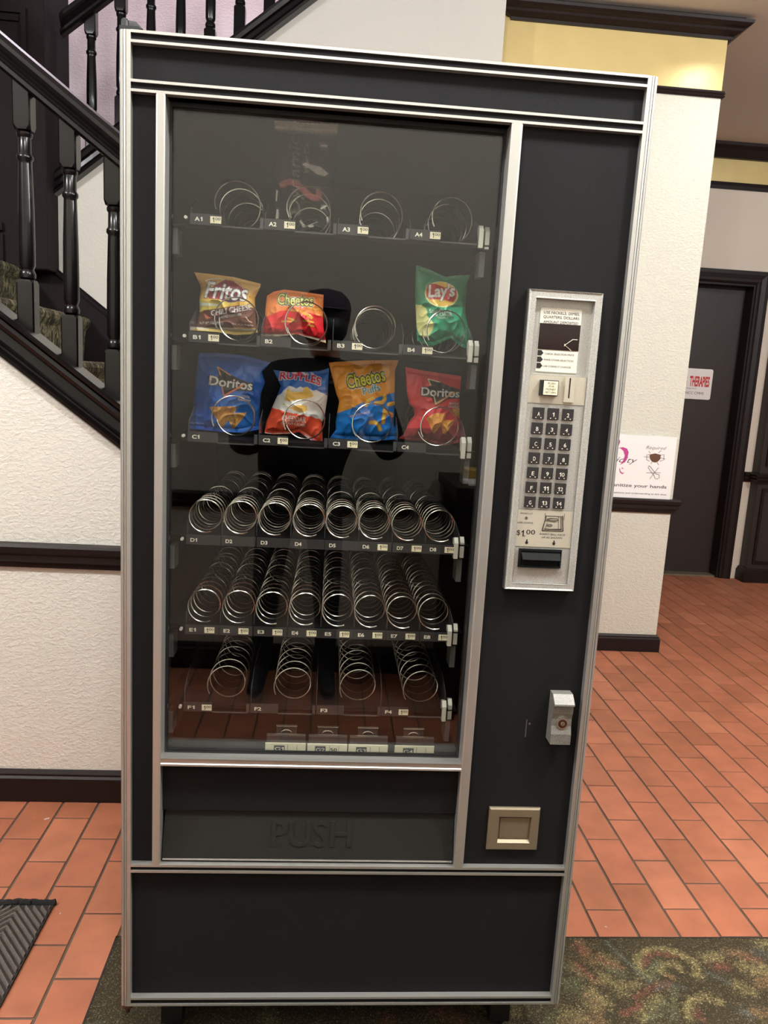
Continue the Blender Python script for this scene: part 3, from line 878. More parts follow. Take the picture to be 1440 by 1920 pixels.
    for (a, b) in (((CX_L, CY_T), (4.5, CY_T)), ((CX_L, -0.9), (CX_L, CY_T))):
        a = Vector((*a, 0)); b = Vector((*b, 0)); d = (b - a).normalized(); nrm = Vector((-d.y, d.x, 0))
        mb.quad(a + Vector((0, 0, -0.002)), b + Vector((0, 0, -0.002)), b + Vector((0, 0, 0.003)), a + Vector((0, 0, 0.003)))
        k = nrm * -0.004
        mb.quad(a + Vector((0, 0, 0.003)), b + Vector((0, 0, 0.003)), b + k + Vector((0, 0, 0.003)), a + k + Vector((0, 0, 0.003)))
    mb.build('cut_edge', M['mat_base'], o)


carpet()

MX, MYT = -0.272, 0.418                                         # right and far edges of the door mat
mat = thing('door_mat', 'dark grey door mat with ribbed chevron pattern and black bound edge', 'mat', (-0.72, -0.1, 0))
mb = MB(); mb.box(-1.35, MX, -0.7, MYT, 0.001, 0.006); mb.build('backing', M['mat_base'], mat)
mb = MB(); cw = 0.076; pitch = 0.0225; hw = 0.0046; y_lo, y_hi = -0.69, MYT - 0.012
for ci in range(13):
    xa = MX - 0.004 - cw * (ci + 1); up = 1 if ci % 2 == 0 else -1
    yb = y_lo - cw * 1.3
    while yb < y_hi + cw * 1.3:
        ya, yc = yb, yb - up * cw * 1.2                          # rib from (xa, ya) to (xa + cw, yc), clipped to the mat
        t0, t1 = 0.0, 1.0
        for lim, sg in ((y_lo, 1), (y_hi, -1)):
            f0, f1 = (ya - lim) * sg, (yc - lim) * sg
            if f0 < 0 and f1 < 0:
                t0 = 2
            elif f0 < 0:
                t0 = max(t0, f0 / (f0 - f1))
            elif f1 < 0:
                t1 = min(t1, f0 / (f0 - f1))
        if t1 - t0 > 0.02:
            rr_ = []
            for t in (t0, t1):
                x, y = xa + cw * t, ya + (yc - ya) * t
                rr_.append([(x, y - hw * 1.5, 0.006), (x, y + hw * 1.5, 0.006), (x, y + hw * 0.8, 0.0105), (x, y - hw * 0.8, 0.0105)])
            mb.rings(rr_, 0, True, True)
        yb += pitch
o = mb.build('rib', M['mat_rib'], mat); o['kind'] = 'stuff'
mb = MB(); pts = []; tp = []
for x in np.arange(-1.35, MX + 0.006, 0.006):
    pts.append((x, MYT + 0.004 + rng.normal(0, 0.0012), 0.007 + rng.normal(0, 0.001))); tp.append(1 + rng.normal(0, 0.06))
mb.tube(pts, 0.0085, 8, 0, tp); mb.build('bound_edge', M['mat_edge'], mat, smooth=True, label='frayed black edge binding')

for i, (u, v, lab, L) in enumerate(((88, 1536, 'tiny white paper scrap on red tile near the left baseboard', 0.014), (113, 1714, 'tiny pale crumb on red tile right of the door mat', 0.006), (1136, 1739, 'tiny pale crumb on red tile at right of machine', 0.006))):
    q = at_floor(u, v); mb = MB(); a = 0.6 + i
    dx, dy = math.cos(a) * L / 2, math.sin(a) * L / 2
    mb.rings([[(q[0] - dx + sx * dy * 0.25, q[1] - dy - sx * dx * 0.25, z) for sx, z in ((-1, 0.0006), (1, 0.0006), (1, 0.0026), (-1, 0.0026))],
              [(q[0] + dx + sx * dy * 0.25, q[1] + dy - sx * dx * 0.25, z) for sx, z in ((-1, 0.0006), (1, 0.0006), (1, 0.002), (-1, 0.002))]], 0, True, True)
    tag(mb.build('paper_scrap', M['paper']), lab, 'scrap')

# ================================================================== SIGNS
def sign_sanitize():
    y = 2.405
    t = thing('notice_sign', 'white hygiene notice board standing on the chair rail of the pillar', 'sign', (1.8, y, 0.81))
    a = at(1268, 820, y); b = at(1258, 934, y); xr = (a[0] + b[0]) / 2; zt = a[2]; zb = 0.8085
    mb = MB(); mb.box(1.42, xr, y, y + 0.006, zb, zt); mb.build('board', M['paper'], t)
    def X(cx, cy):
        return at(1130 + cx / 9, 800 + cy / 9, y)[0]
    def Z(cx, cy):
        return at(1130 + cx / 9, 800 + cy / 9, y)[2]
    def pt(cx, cy, d=0.001):
        p = at(1130 + cx / 9, 800 + cy / 9, y); return (p[0], y - d, p[2])
    yy = y - 0.0008
    mb = MB()
    x1 = X(1075, 1035); xm = X(170, 1010); z0 = Z(600, 1022)
    for (tx, xa, xb) in (('anitize your hands', xm, x1), ('Please s', xm - 0.155, xm - 0.004)):
        v, tr = fit(tx, xa, xb, 0.0165, 0.012); mb.tri2d(v, tr, lambda p, q: (p, yy, z0 + q), 0)
    mb.build('lettering', M['ink_grey'], t); mb = MB()
    x1 = X(1072, 1150); xm = X(172, 1120); z1 = Z(600, 1138)
    for (tx, xa, xb) in (('patience and understanding at this time', xm, x1), ('Thank you for your', xm - 0.125, xm - 0.004)):
        v, tr = fit(tx, xa, xb, 0.0082, 0.006); mb.tri2d(v, tr, lambda p, q: (p, yy, z1 + q), 0)
    mb.build('lettering', M['ink_grey'], t); mb = MB()
    v, tr = fit('Required', X(725, 380), X(1075, 385), 0.017, -0.006, 0.4); z2 = Z(900, 383); mb.tri2d(v, tr, lambda p, q: (p, yy, z2 + q), 0); mb.build('lettering', M['ink_grey'], t); mb = MB()
    v, tr = fit('icity', X(215, 610), X(580, 610), 0.030, -0.004, 0.4); z3 = Z(400, 607); mb.tri2d(v, tr, lambda p, q: (p, yy, z3 + q), 0); mb.build('lettering', M['ink_grey'], t); mb = MB()
    for pts in ([(775, 410), (805, 450)], [(985, 405), (935, 445)], [(695, 510), (790, 512)], [(980, 525), (1055, 548)], [(815, 630), (828, 600)], [(915, 600), (945, 645)], [(735, 778), (980, 780)], [(940, 690), (795, 880)]):
        mb.tube([pt(*p, 0.0008) for p in pts], 0.0011, 5, 0)
    mb.tube([pt(*p, 0.0008) for p in [(790, 470), (745, 475), (740, 560), (790, 580)]], 0.0012, 5); mb.tube([pt(*p, 0.0008) for p in [(980, 480), (1035, 470), (1030, 560), (960, 585)]], 0.0012, 5)
    c = [(760 + 22, 660), (765, 690), (870, 830), (880, 870), (915, 885), (955, 860), (950, 810), (900, 800), (800, 670), (780, 658)]
    mb.tube([pt(*p, 0.0008) for p in c], 0.0012, 5)
    mb.build('emblem_lines', M['ink_grey'], t)
    mb = MB(); mb.poly([pt(*p) for p in [(790, 470), (885, 450), (980, 475), (975, 540), (930, 590), (880, 605), (830, 590), (795, 540)]])
    mb.build('mask_emblem', M['ink_brown'], t)
    mb = MB()
    for pts in ([(255, 360), (340, 345), (410, 370), (437, 430), (420, 520), (370, 600), (290, 645), (345, 570), (372, 490), (350, 410), (300, 365)], [(250, 195), (285, 220), (295, 260), (270, 320), (240, 340), (225, 335), (262, 270)],
                [(285, 690), (300, 750), (330, 780), (370, 770), (330, 802), (290, 770), (278, 720)], [(318, 680), (355, 712), (325, 712)]):
        mb.poly([pt(*p) for p in pts])
    mb.build('swirl_emblem', M['ink_magenta'], t)


sign_sanitize()


def sign_door():
    y = 4.2
    t = thing('door_sign', 'white plate with red lettering on the dark far door', 'sign', (2.95, y, 1.31))
    a = at(1338, 693, y); b = at(1331, 750, y); x1 = (a[0] + b[0]) / 2; zt, zb = a[2], b[2]
    x0 = x1 - 0.56; r = 0.014
    pr = []
    for (cx, cz, a0) in ((x1 - r, zt - r, 0), (x0 + r, zt - r, 90), (x0 + r, zb + r, 180), (x1 - r, zb + r, 270)):
        for k in range(5):
            an = math.radians(a0 + k * 22.5); pr.append((cx + r * math.cos(an), cz + r * math.sin(an)))
    mb = MB(); mb.prism(pr, y, y + 0.006); mb.build('plate', M['paper'], t)
    mb = MB(); yy = y - 0.001
    q0 = at(1270 + 140 / 6.4, 670 + 345 / 6.4, y); q1 = at(1270 + 378 / 6.4, 670 + 360 / 6.4, y)
    put_text(mb, 'THERAPIES', q0[0], q1[0], q1[2] + 0.004, 0.072, yy, 0, 0.035); put_text(mb, 'HEALING', q0[0] - 0.215, q0[0] - 0.02, q1[2] + 0.004, 0.072, yy, 0, 0.035)
    mb.build('red_lettering', M['ink_red'], t)
    mb = MB(); q0 = at(1270 + 118 / 6.4, 670 + 445 / 6.4, y); q1 = at(1270 + 313 / 6.4, 670 + 450 / 6.4, y)
    put_text(mb, 'LPC, NCC CMHS', q1[0] - (q1[0] - q0[0]) * 1.6, q1[0], q1[2], 0.02, yy, 0); mb.build('grey_lettering', M['ink_grey'], t); mb = MB()
    q1 = at(1270 + 225 / 6.4, 670 + 380 / 6.4, y); put_text(mb, 'development', q1[0] - 0.10, q1[0], q1[2], 0.009, yy, 0)
    mb.build('grey_lettering', M['ink_grey'], t)


sign_door()

# ================================================================== VENDING MACHINE
VM = thing('vending_machine', 'tall black snack vending machine with silver trim, glass front and coin panel', 'vending machine', (0.433, 0.44, 0.0))
W_, ZB, ZT, YB = 0.866, 0.1, 1.84, 0.865
mb = MB()
mb.box(0.004, 0.03, 0.035, YB, ZB + 0.005, ZT - 0.004); mb.box(W_ - 0.03, W_ - 0.004, 0.035, YB, ZB + 0.005, ZT - 0.004)
mb.box(0.03, W_ - 0.03, 0.035, YB, ZT - 0.018, ZT - 0.004); mb.box(0.03, W_ - 0.03, 0.035, YB, ZB + 0.005, ZB + 0.03); mb.box(0.03, W_ - 0.03, YB - 0.02, YB, ZB + 0.03, ZT - 0.018)
mb.build('cabinet', M['black'], VM)
mb = MB()                                                       # dark lining behind the glass
mb.box(0.03, 0.05, 0.05, 0.8, 0.45, 1.808); mb.box(0.655, 0.675, 0.05, 0.8, 0.45, 1.808); mb.box(0.05, 0.655, 0.78, 0.8, 0.45, 1.808); mb.box(0.05, 0.655, 0.06, 0.78, 0.535, 0.55); mb.box(0.03, 0.675, 0.045, 0.8, 1.808, 1.815)
mb.build('interior_lining', M['inside'], VM)
for (x0, x1, y0, y1) in ((0.066, 0.108, 0.05, 0.1), (0.741, 0.783, 0.05, 0.1), (0.066, 0.108, 0.76, 0.81), (0.741, 0.783, 0.76, 0.81)):
    mb = MB(); mb.rings([[(x0, y0, 0.012), (x1, y0, 0.012), (x1, y1, 0.012), (x0, y1, 0.012)], [(x0, y0, ZB + 0.01), (x1, y0, ZB + 0.01), (x1, y1, ZB + 0.01), (x0, y1, ZB + 0.01)]], 0, True, True)
    mb.cyl_y((x0 + x1) / 2, 0.0, 0.001, y0, y0 + 0.001)
    mb = MB(); mb.box(x0, x1, y0, y1, 0.014, ZB + 0.008); mb.lathe((x0 + x1) / 2, (y0 + y1) / 2, [(0.02, 0.0022), (0.02, 0.010), (0.012, 0.014)], 12)
    mb.build('leg', M['black'], VM)
# outer rails: ribbed extrusions
RAILP = [(0.0, 0.035), (0.0, 0.004), (0.003, 0.001), (0.0052, 0.001), (0.006, 0.0028), (0.0068, 0.001), (0.0095, 0.0), (0.0103, 0.0014), (0.0111, 0.0), (0.0178, 0.0), (0.0178, 0.035)]
mb = MB(); mb.prism([(x, y) for x, y in RAILP], ZB - 0.0, ZT, 'z'); mb.build('side_rail', M['alu'], VM)
mb = MB(); mb.prism([(W_ + 0.002 - x, y) for x, y in reversed(RAILP)], ZB, ZT, 'z'); mb.build('side_rail', M['alu'], VM)


def bar(zt, zb, y1=0.014, lip=0.0042, x0=0.0178, x1=0.8502, top_ledge=False):
    """two bright lips with a dark groove between"""
    mb = MB()
    mb.box(x0, x1, 0.0, y1, zt - lip, zt, 0); mb.box(x0, x1, 0.0, y1, zb, zb + lip, 0)
    mb.box(x0, x1, 0.0035, y1, zb + lip, zt - lip, 1)
    mb.build('trim_bar', [M['alu'], M['panel']], VM)


bar(1.8405, 1.8222); bar(1.769, 1.7508); bar(0.4035, 0.3868, lip=0.0048); bar(0.1185, 0.1, lip=0.0045)
# upright mullions either side of the glass
MULL = [(0.0, 0.045), (0.0, 0.001), (0.002, 0.0), (0.0125, 0.0), (0.0145, 0.001), (0.0145, 0.045)]
mb = MB(); mb.prism([(0.0572 + x, y) for x, y in MULL], 0.4035, 1.7508, 'z'); mb.build('mullion', M['alu'], VM)
mb = MB(); mb.prism([(0.6300 + x * 1.28, y) for x, y in MULL], 0.4035, 1.7508, 'z'); mb.build('mullion', M['alu'], VM)
# sill under the glass
mb = MB(); mb.prism([(0.0, 0.604), (0.0, 0.6075), (0.002, 0.609), (0.002, 0.6165), (0.0, 0.6185), (0.020, 0.6140), (0.045, 0.6130), (0.045, 0.604)], 0.0717, 0.6300, 'x'); mb.build('sill', M['alu'], VM)
mb = MB(); mb.box(0.0717, 0.63, 0.034, 0.045, 0.613, 0.6165); mb.box(0.0717, 0.63, 0.034, 0.045, 1.744, 1.7508); mb.box(0.0717, 0.076, 0.034, 0.045, 0.6165, 1.744); mb.box(0.6257, 0.63, 0.034, 0.045, 0.6165, 1.744)
mb.build('glass_gasket', M['black'], VM)
mb = MB(); mb.box(0.0765, 0.6252, 0.037, 0.042, 0.617, 1.7435); mb.build('glass_pane', M['glass'], VM)
# black panels
YP = 0.0125
for (x0, x1, z0, z1) in ((0.0178, 0.8502, 1.769, 1.8222), (0.0178, 0.0572, 0.4035, 1.7508), (0.6486, 0.8502, 0.4035, 1.7508), (0.0178, 0.8502, 0.1185, 0.3868)):
    mb = MB(); mb.box(x0, x1, YP, 0.03, z0, z1); mb.build('front_panel', M['panel'], VM)
mb = MB(); mb.box(0.0717, 0.63, 0.02, 0.03, 0.505, 0.604); mb.build('front_panel', M['panel'], VM)
# delivery flap
mb = MB(); mb.rings([[(0.0765, 0.028, 0.510), (0.6275, 0.028, 0.510), (0.6275, 0.04, 0.510), (0.0765, 0.04, 0.510)], [(0.0735, 0.010, 0.4115), (0.6285, 0.010, 0.4115), (0.6285, 0.03, 0.4115), (0.0735, 0.03, 0.4115)]], 0, True, True)
flap = mb.build('delivery_flap', M['flap'], VM)
a, b = at(508, 1592, 0.015), at(657, 1594, 0.015)
v, tr = fit('PUSH', a[0], b[0], 0.050, 0.01)
yf = lambda z: 0.028 - (0.510 - z) / (0.0985) * 0.018
zb0 = 0.4362
mb = MB(); mb.tri2d(v, tr, lambda p, q: (p, yf(zb0 + q) - 0.0014, zb0 + q))
me_e = {}
for t in tr:                                                    # side walls of the raised letters
    for e in ((t[0], t[1]), (t[1], t[2]), (t[2], t[0])):
        k = tuple(sorted(e)); me_e[k] = me_e.get(k, 0) + 1
for (i, j), n in me_e.items():
    if n == 1:
        p, q = v[i], v[j]
        mb.quad((p[0], yf(zb0 + p[1]) - 0.0014, zb0 + p[1]), (q[0], yf(zb0 + q[1]) - 0.0014, zb0 + q[1]), (q[0], yf(zb0 + q[1]) + 0.001, zb0 + q[1]), (p[0], yf(zb0 + p[1]) + 0.001, zb0 + p[1]))
mb.build('raised_lettering', M['flap'], flap)
mb = MB(); mb.box(0.0745, 0.6275, 0.009, 0.011, 0.4078, 0.4108); mb.build('flap_lip', M['alu'], flap)
# hinge pins
mb = MB(); mb.box(0.0, 0.03, 0.002, 0.04, ZT, ZT + 0.006); mb.rings([[(0.002, 0.01, ZT + 0.006), (0.034, 0.01, ZT + 0.006), (0.034, 0.04, ZT + 0.006), (0.002, 0.04, ZT + 0.006)], [(0.0, 0.016, ZT + 0.02), (0.022, 0.016, ZT + 0.018), (0.022, 0.04, ZT + 0.018), (0.0, 0.04, ZT + 0.02)]], 0, True, True)
mb.lathe(0.006, 0.012, [(0.006, ZT + 0.004), (0.006, ZT + 0.016), (0.004, ZT + 0.019)], 12); mb.build('hinge', M['black'], VM)
mb = MB(); mb.lathe(0.010, 0.012, [(0.004, ZB - 0.022), (0.005, ZB - 0.012), (0.013, ZB - 0.007), (0.013, ZB - 0.001), (0.006, ZB)], 14); mb.build('hinge', M['bronze'], VM)


# ---- coin panel
def PU(u):
    return 0.6815 + u


def PVv(v):
    return 1.4905 - v


def ring(mb, o, i, yo, yi, m=0):
    """rectangular frame between outer and inner rectangles (u0,u1,v0,v1) at two depths"""
    def c(r, y):
        return [(PU(r[0]), y, PVv(r[3])), (PU(r[1]), y, PVv(r[3])), (PU(r[1]), y, PVv(r[2])), (PU(r[0]), y, PVv(r[2]))]
    mb.rings([c(o, yo), c(i, yi)], m)


coin = MB()
ring(coin, (0, 0.129, 0, 0.527), (0, 0.129, 0, 0.527), 0.0125, -0.004); ring(coin, (0, 0.129, 0, 0.527), (0.0012, 0.1278, 0.0012, 0.5258), -0.004, -0.006)
coin_panel = coin.build('coin_panel', M['chrome_edge'], VM)
mb = MB(); ring(mb, (0.0012, 0.1278, 0.0012, 0.5258), (0.0042, 0.1248, 0.004, 0.523), -0.006, -0.0045); ring(mb, (0.0042, 0.1248, 0.004, 0.523), (0.0125, 0.1175, 0.012, 0.5165), -0.0045, -0.0045)
mb.build('panel_frame', M['hammered'], coin_panel)
mb = MB(); ring(mb, (0.0125, 0.1175, 0.012, 0.5165), (0.0130, 0.1160, 0.0140, 0.5150), -0.0045, -0.0050); ring(mb, (0.0130, 0.1160, 0.0140, 0.5150), (0.0132, 0.1150, 0.0150, 0.514), -0.0050, 0.006)
mb.build('inner_lip', M['hammered'], coin_panel)
def PB(mb, u0, u1, v0, v1, y0, y1, m=0, bev=0.0):
    mb.box(PU(u0), PU(u1), y0, y1, PVv(v1), PVv(v0), m, bev)
mb = MB(); PB(mb, 0.0131, 0.1150, 0.0151, 0.1423, 0.006, 0.010); PB(mb, 0.0131, 0.1150, 0.1915, 0.379, -0.001, 0.010); PB(mb, 0.0131, 0.1150, 0.4475, 0.514, -0.001, 0.010)
mb.build('face_plate', M['hammered'], coin_panel)
for (v0, v1) in ((0.1427, 0.1911), (0.3795, 0.447)):
    mb = MB(); PB(mb, 0.0131, 0.1150, v0, v1, -0.002, 0.010); mb.build('satin_plate', M['satin'], coin_panel)
# display
mb = MB(); PB(mb, 0.0248, 0.0972, 0.0288, 0.1365, 0.0045, 0.0075)
mb.build('display_card', M['display_card'], coin_panel)
mb = MB(); PB(mb, 0.0252, 0.0970, 0.0548, 0.0987, 0.0038, 0.0045); mb.build('display_window', M['led_window'], coin_panel)
mb = MB(); yy = 0.0042
def PT(s, u0, u1, v, h, bold=0.0, mb_=None, y=None):
    t_ = MB(); put_text(t_, s, PU(u0), PU(u1), PVv(v), h, yy if y is None else y, 0, bold); t_.build('lettering', M['black_ink'], coin_panel)
PT('USE NICKELS, DIMES,', 0.0305, 0.0935, 0.0385, 0.0046); PT('QUARTERS, DOLLARS', 0.0305, 0.0935, 0.0459, 0.0046); PT('AMOUNT DEPOSITED', 0.0312, 0.0924, 0.0541, 0.0044)
PT('CHECK SELECTION PRICE', 0.0385, 0.0902, 0.1072, 0.0030); PT('MAKE OTHER SELECTION', 0.0380, 0.0898, 0.1174, 0.0030); PT('USE CORRECT CHANGE', 0.0376, 0.0866, 0.1284, 0.0030)
for v in (0.1050, 0.1160, 0.1268):
    mb = MB(); mb.poly([(PU(0.0255), yy, PVv(v + 0.0046)), (PU(0.0322), yy, PVv(v + 0.0046)), (PU(0.0360), yy, PVv(v)), (PU(0.0322), yy, PVv(v - 0.0046)), (PU(0.0255), yy, PVv(v - 0.0046))]); mb.build('pointer_mark', M['black_ink'], coin_panel)
PT('WHEN LIT', 0.0178, 0.0412, 0.3883, 0.0032, 0.0, y=-0.0024); PT('USE COINS', 0.0148, 0.0428, 0.4050, 0.0032, 0.0, y=-0.0024)
PT('$', 0.0148, 0.0212, 0.4265, 0.0098, 0.0, y=-0.0024); PT('1', 0.0232, 0.0278, 0.4285, 0.0112, 0.0, y=-0.0024); PT('00', 0.0320, 0.0482, 0.4245, 0.0088, 0.0, y=-0.0024)
mb = MB(); mb.box(PU(0.0287), PU(0.0302), -0.0026, -0.0022, PVv(0.4285), PVv(0.427)); mb.build('price_point', M['black_ink'], coin_panel)
PT('INSERT BILL, FACE', 0.0567, 0.1033, 0.4246, 0.0034, 0.0, y=-0.0024); PT('UP AS SHOWN', 0.0611, 0.0985, 0.4306, 0.0034, 0.0, y=-0.0024)
for u in (0.0344, 0.0842):
    mb = MB(); mb.poly([(PU(u - 0.0012), -0.0024, PVv(0.4340)), (PU(u - 0.0012), -0.0024, PVv(0.4380)), (PU(u - 0.003), -0.0024, PVv(0.4380)), (PU(u - 0.0018), -0.0024, PVv(0.4425)), (PU(u + 0.0018), -0.0024, PVv(0.4425)), (PU(u + 0.003), -0.0024, PVv(0.4380)), (PU(u + 0.0012), -0.0024, PVv(0.4380)), (PU(u + 0.0012), -0.0024, PVv(0.4340))]); mb.build('arrow_mark', M['black_ink'], coin_panel)
# line drawing of a bank note going in
mb = MB()
def LN(pts, r=0.00035):
    mb.tube([(PU(u), -0.0024, PVv(v)) for u, v in pts], r, 4)
LN([(0.0605, 0.4165), (0.0989, 0.416)], 0.0006); LN([(0.0605, 0.4165), (0.066, 0.389)], 0.0009); LN([(0.0989, 0.416), (0.0952, 0.3885)], 0.0009); LN([(0.064, 0.3845), (0.064, 0.394)]); LN([(0.0985, 0.3845), (0.0985, 0.396)])
LN([(0.068, 0.3895), (0.093, 0.3895)]); LN([(0.067, 0.3955), (0.075, 0.3935), (0.086, 0.394), (0.089, 0.397), (0.08, 0.398), (0.067, 0.397)], 0.0006); LN([(0.066, 0.3985), (0.084, 0.4)]); LN([(0.088, 0.390), (0.090, 0.413)]); LN([(0.0925, 0.390), (0.095, 0.413)], 0.0006)
LN([(0.0735 + 0.0045 * math.cos(a), 0.4065 + 0.0018 * math.sin(a)) for a in np.linspace(0, 6.28, 16)], 0.0005); LN([(0.064, 0.4135), (0.096, 0.413)], 0.0008); LN([(0.069, 0.401), (0.066, 0.412)])
mb.build('banknote_drawing', M['black_ink'], coin_panel)
mb = MB()
for pts in ([(0.0935, 0.0795), (0.0852, 0.0795), (0.0722, 0.0895), (0.0842, 0.0985)], [(0.0712, 0.0878), (0.0732, 0.0912)], [(0.0712, 0.0915), (0.0732, 0.0880)]):
    mb.tube([(PU(u), 0.0036, PVv(v)) for u, v in pts], 0.00055, 5)
mb.build('display_mark', M['white_ink'], coin_panel)
mb = MB(); mb.cyl_y(PU(0.0298), PVv(0.3951), 0.0026, -0.0028, -0.001, 16); mb.build('indicator_lamp', M['ink_grey'], coin_panel)
# money return button
mb = MB(); PB(mb, 0.0320, 0.0636, 0.1508, 0.1775, -0.011, -0.001, 0, 0.0008)
ret = mb.build('money_return_button', M['black'], coin_panel)
mb = MB(); PB(mb, 0.0375, 0.0622, 0.1523, 0.1760, -0.0118, -0.010); kc = [(0.1578, 'PUSH', 0.0445, 0.0573), (0.1628, 'FOR', 0.0465, 0.0560), (0.1680, 'MONEY', 0.0415, 0.0590), (0.1732, 'RETURN', 0.0412, 0.0593)]
for (v, s, u0, u1) in kc:
    put_text(mb, s, PU(u0), PU(u1), PVv(v), 0.0034, -0.0122, 1, 0.0)
mb.build('money_return_button_card', [M['cream_card'], M['black_ink']], coin_panel)
# coin slot
mb = MB(); PB(mb, 0.0765, 0.0835, 0.1428, 0.187, -0.006, -0.001); PB(mb, 0.0862, 0.0940, 0.1428, 0.187, -0.006, -0.001); PB(mb, 0.0835, 0.0862, 0.1428, 0.1452, -0.006, -0.001); PB(mb, 0.0835, 0.0862, 0.180, 0.187, -0.006, -0.001)
mb.build('coin_slot', M['satin'], coin_panel)
mb = MB(); PB(mb, 0.0835, 0.0862, 0.1452, 0.180, -0.0035, -0.0021); mb.build('coin_slot_opening', M['black_ink'], coin_panel)
# keypad
keys = [['A', '1', '2'], ['B', '3', '4'], ['C', '5', '6'], ['D', '7', '8'], ['E', '9', '10'], ['F', '11', '12'], ['G', '13', '14']]
for r, row in enumerate(keys):
    v = 0.2085 + r * 0.02613
    for c, ch in enumerate(row):
        u = 0.0348 + c * 0.0262 - 0.0002 * r
        mb = MB(); h = 0.0101
        PB(mb, u - h, u + h, v - h, v + h, -0.0045, -0.0005, 0, 0.0006)
        w2 = 0.0022 if len(ch) == 1 else 0.0046
        if ch == '1':
            w2 = 0.0016
        put_text(mb, ch, PU(u - w2), PU(u + w2), PVv(v + 0.0045), 0.0072, -0.0048, 1, 0.0 if '1' in ch else 0.006)
        for s_ in (-1, 1):
            mb.box(PU(u + s_ * 0.0045) - 0.0009, PU(u + s_ * 0.0045) + 0.0009, -0.0049, -0.0044, PVv(v + 0.0083), PVv(v + 0.0068), 1)
        mb.build('key', [M['key'], M['white_ink']], coin_panel)
# bill slot
mb = MB()
PB(mb, 0.0215, 0.0995, 0.4508, 0.4545, -0.006, 0.0); PB(mb, 0.0215, 0.0255, 0.4545, 0.4845, -0.006, 0.0); PB(mb, 0.0970, 0.0998, 0.4545, 0.4845, -0.005, 0.0); PB(mb, 0.0255, 0.0970, 0.4815, 0.4845, -0.008, 0.0)
mb.rings([[(PU(0.0255), -0.003, PVv(0.4545)), (PU(0.0970), -0.003, PVv(0.4545)), (PU(0.0970), 0.0, PVv(0.4545)), (PU(0.0255), 0.0, PVv(0.4545))], [(PU(0.0275), -0.013, PVv(0.4690)), (PU(0.0965), -0.013, PVv(0.4690)), (PU(0.0965), -0.009, PVv(0.4700)), (PU(0.0275), -0.009, PVv(0.4700))]], 0, True, True)
PB(mb, 0.0255, 0.097, 0.4545, 0.4815, -0.0015, 0.0)
mb.build('bill_slot', M['slot_black'], coin_panel)

# ---- T-handle lock
mb = MB(); x0, x1 = 0.7905, 0.8285; zt, zb = 0.766, 0.6705
pr = [(0.0125, zt), (-0.006, zt), (-0.022, zt - 0.014), (-0.0225, zt - 0.017), (-0.0165, zt - 0.020), (-0.0155, zt - 0.035), (-0.0125, zt - 0.046), (-0.0125, zt - 0.060), (-0.017, zt - 0.075), (-0.017, zb), (0.0125, zb)]
mb.prism(pr, x0, x1, 'x'); lock = mb.build('lock_handle', M['cast_silver'], VM)
mb = MB(); mb.cyl_y((x0 + x1) / 2 + 0.001, zt - 0.054, 0.0105, -0.0165, -0.012, 24, 0); mb.cyl_y((x0 + x1) / 2 + 0.001, zt - 0.054, 0.0085, -0.0168, -0.0164, 24, 1); mb.cyl_y((x0 + x1) / 2 + 0.001, zt - 0.054, 0.004, -0.0178, -0.0166, 16, 2)
mb.box((x0 + x1) / 2 + 0.0005, (x0 + x1) / 2 + 0.0016, -0.0182, -0.0176, zt - 0.0565, zt - 0.0515, 1)
mb.build('lock_cylinder', [M['chrome_edge'], M['bronze'], M['nickel']], lock, smooth=True)
# ---- coin return cup
mb = MB(); a0, a1, c0, c1 = 0.6925, 0.7925, 0.4375, 0.5260; b0, b1, d0, d1 = 0.7125, 0.7765, 0.4530, 0.5080
def rr(x0, x1, z0, z1, y):
    return [(x0, y, z0), (x1, y, z0), (x1, y, z1), (x0, y, z1)]
mb.rings([rr(a0, a1, c0, c1, 0.0125), rr(a0, a1, c0, c1, 0.008), rr(a0 + 0.003, a1 - 0.003, c0 + 0.003, c1 - 0.003, 0.0055), rr(b0, b1, d0, d1, 0.0055), rr(b0 + 0.002, b1 - 0.002, d0 + 0.0055, d1 - 0.002, 0.0115)], 0, False, True)
cup = mb.build('coin_return', M['nickel'], VM)
mb = MB(); mb.box(b0 + 0.004, b1 - 0.004, 0.0095, 0.0112, d0 + 0.008, d1 - 0.004); mb.build('coin_return_door', M['nickel'], cup)
mb = MB(); q0, q1 = at(988, 1349, YP - 0.0006), at(986, 1382, YP - 0.0006); mb.box(q0[0] - 0.0009, q0[0] + 0.0009, YP - 0.0008, YP, q1[2], q0[2]); q = at(993, 1357, YP); mb.cyl_y(q[0], q[2], 0.0022, YP - 0.0006, YP, 8); mb.build('paint_chip', M['ink_grey'], VM)

# ---- trays, coils, labels
YC = 0.101                                                      # front of the coils
coil_cache = {}


def coil_mesh(r, turns, depth, phase, wire=0.00135):
    key = (r, turns, depth, phase)
    if key not in coil_cache:
        b = MB(); n = int(turns * 30); pts = []
        for i in range(n + 1):
            t = i / n; a = phase - 2 * math.pi * turns * t
            pts.append((r * math.cos(a), depth * t, r * math.sin(a)))
        b.tube(pts, wire, 6); coil_cache[key] = b.mesh('coil', M['wire'], True)
    return coil_cache[key]


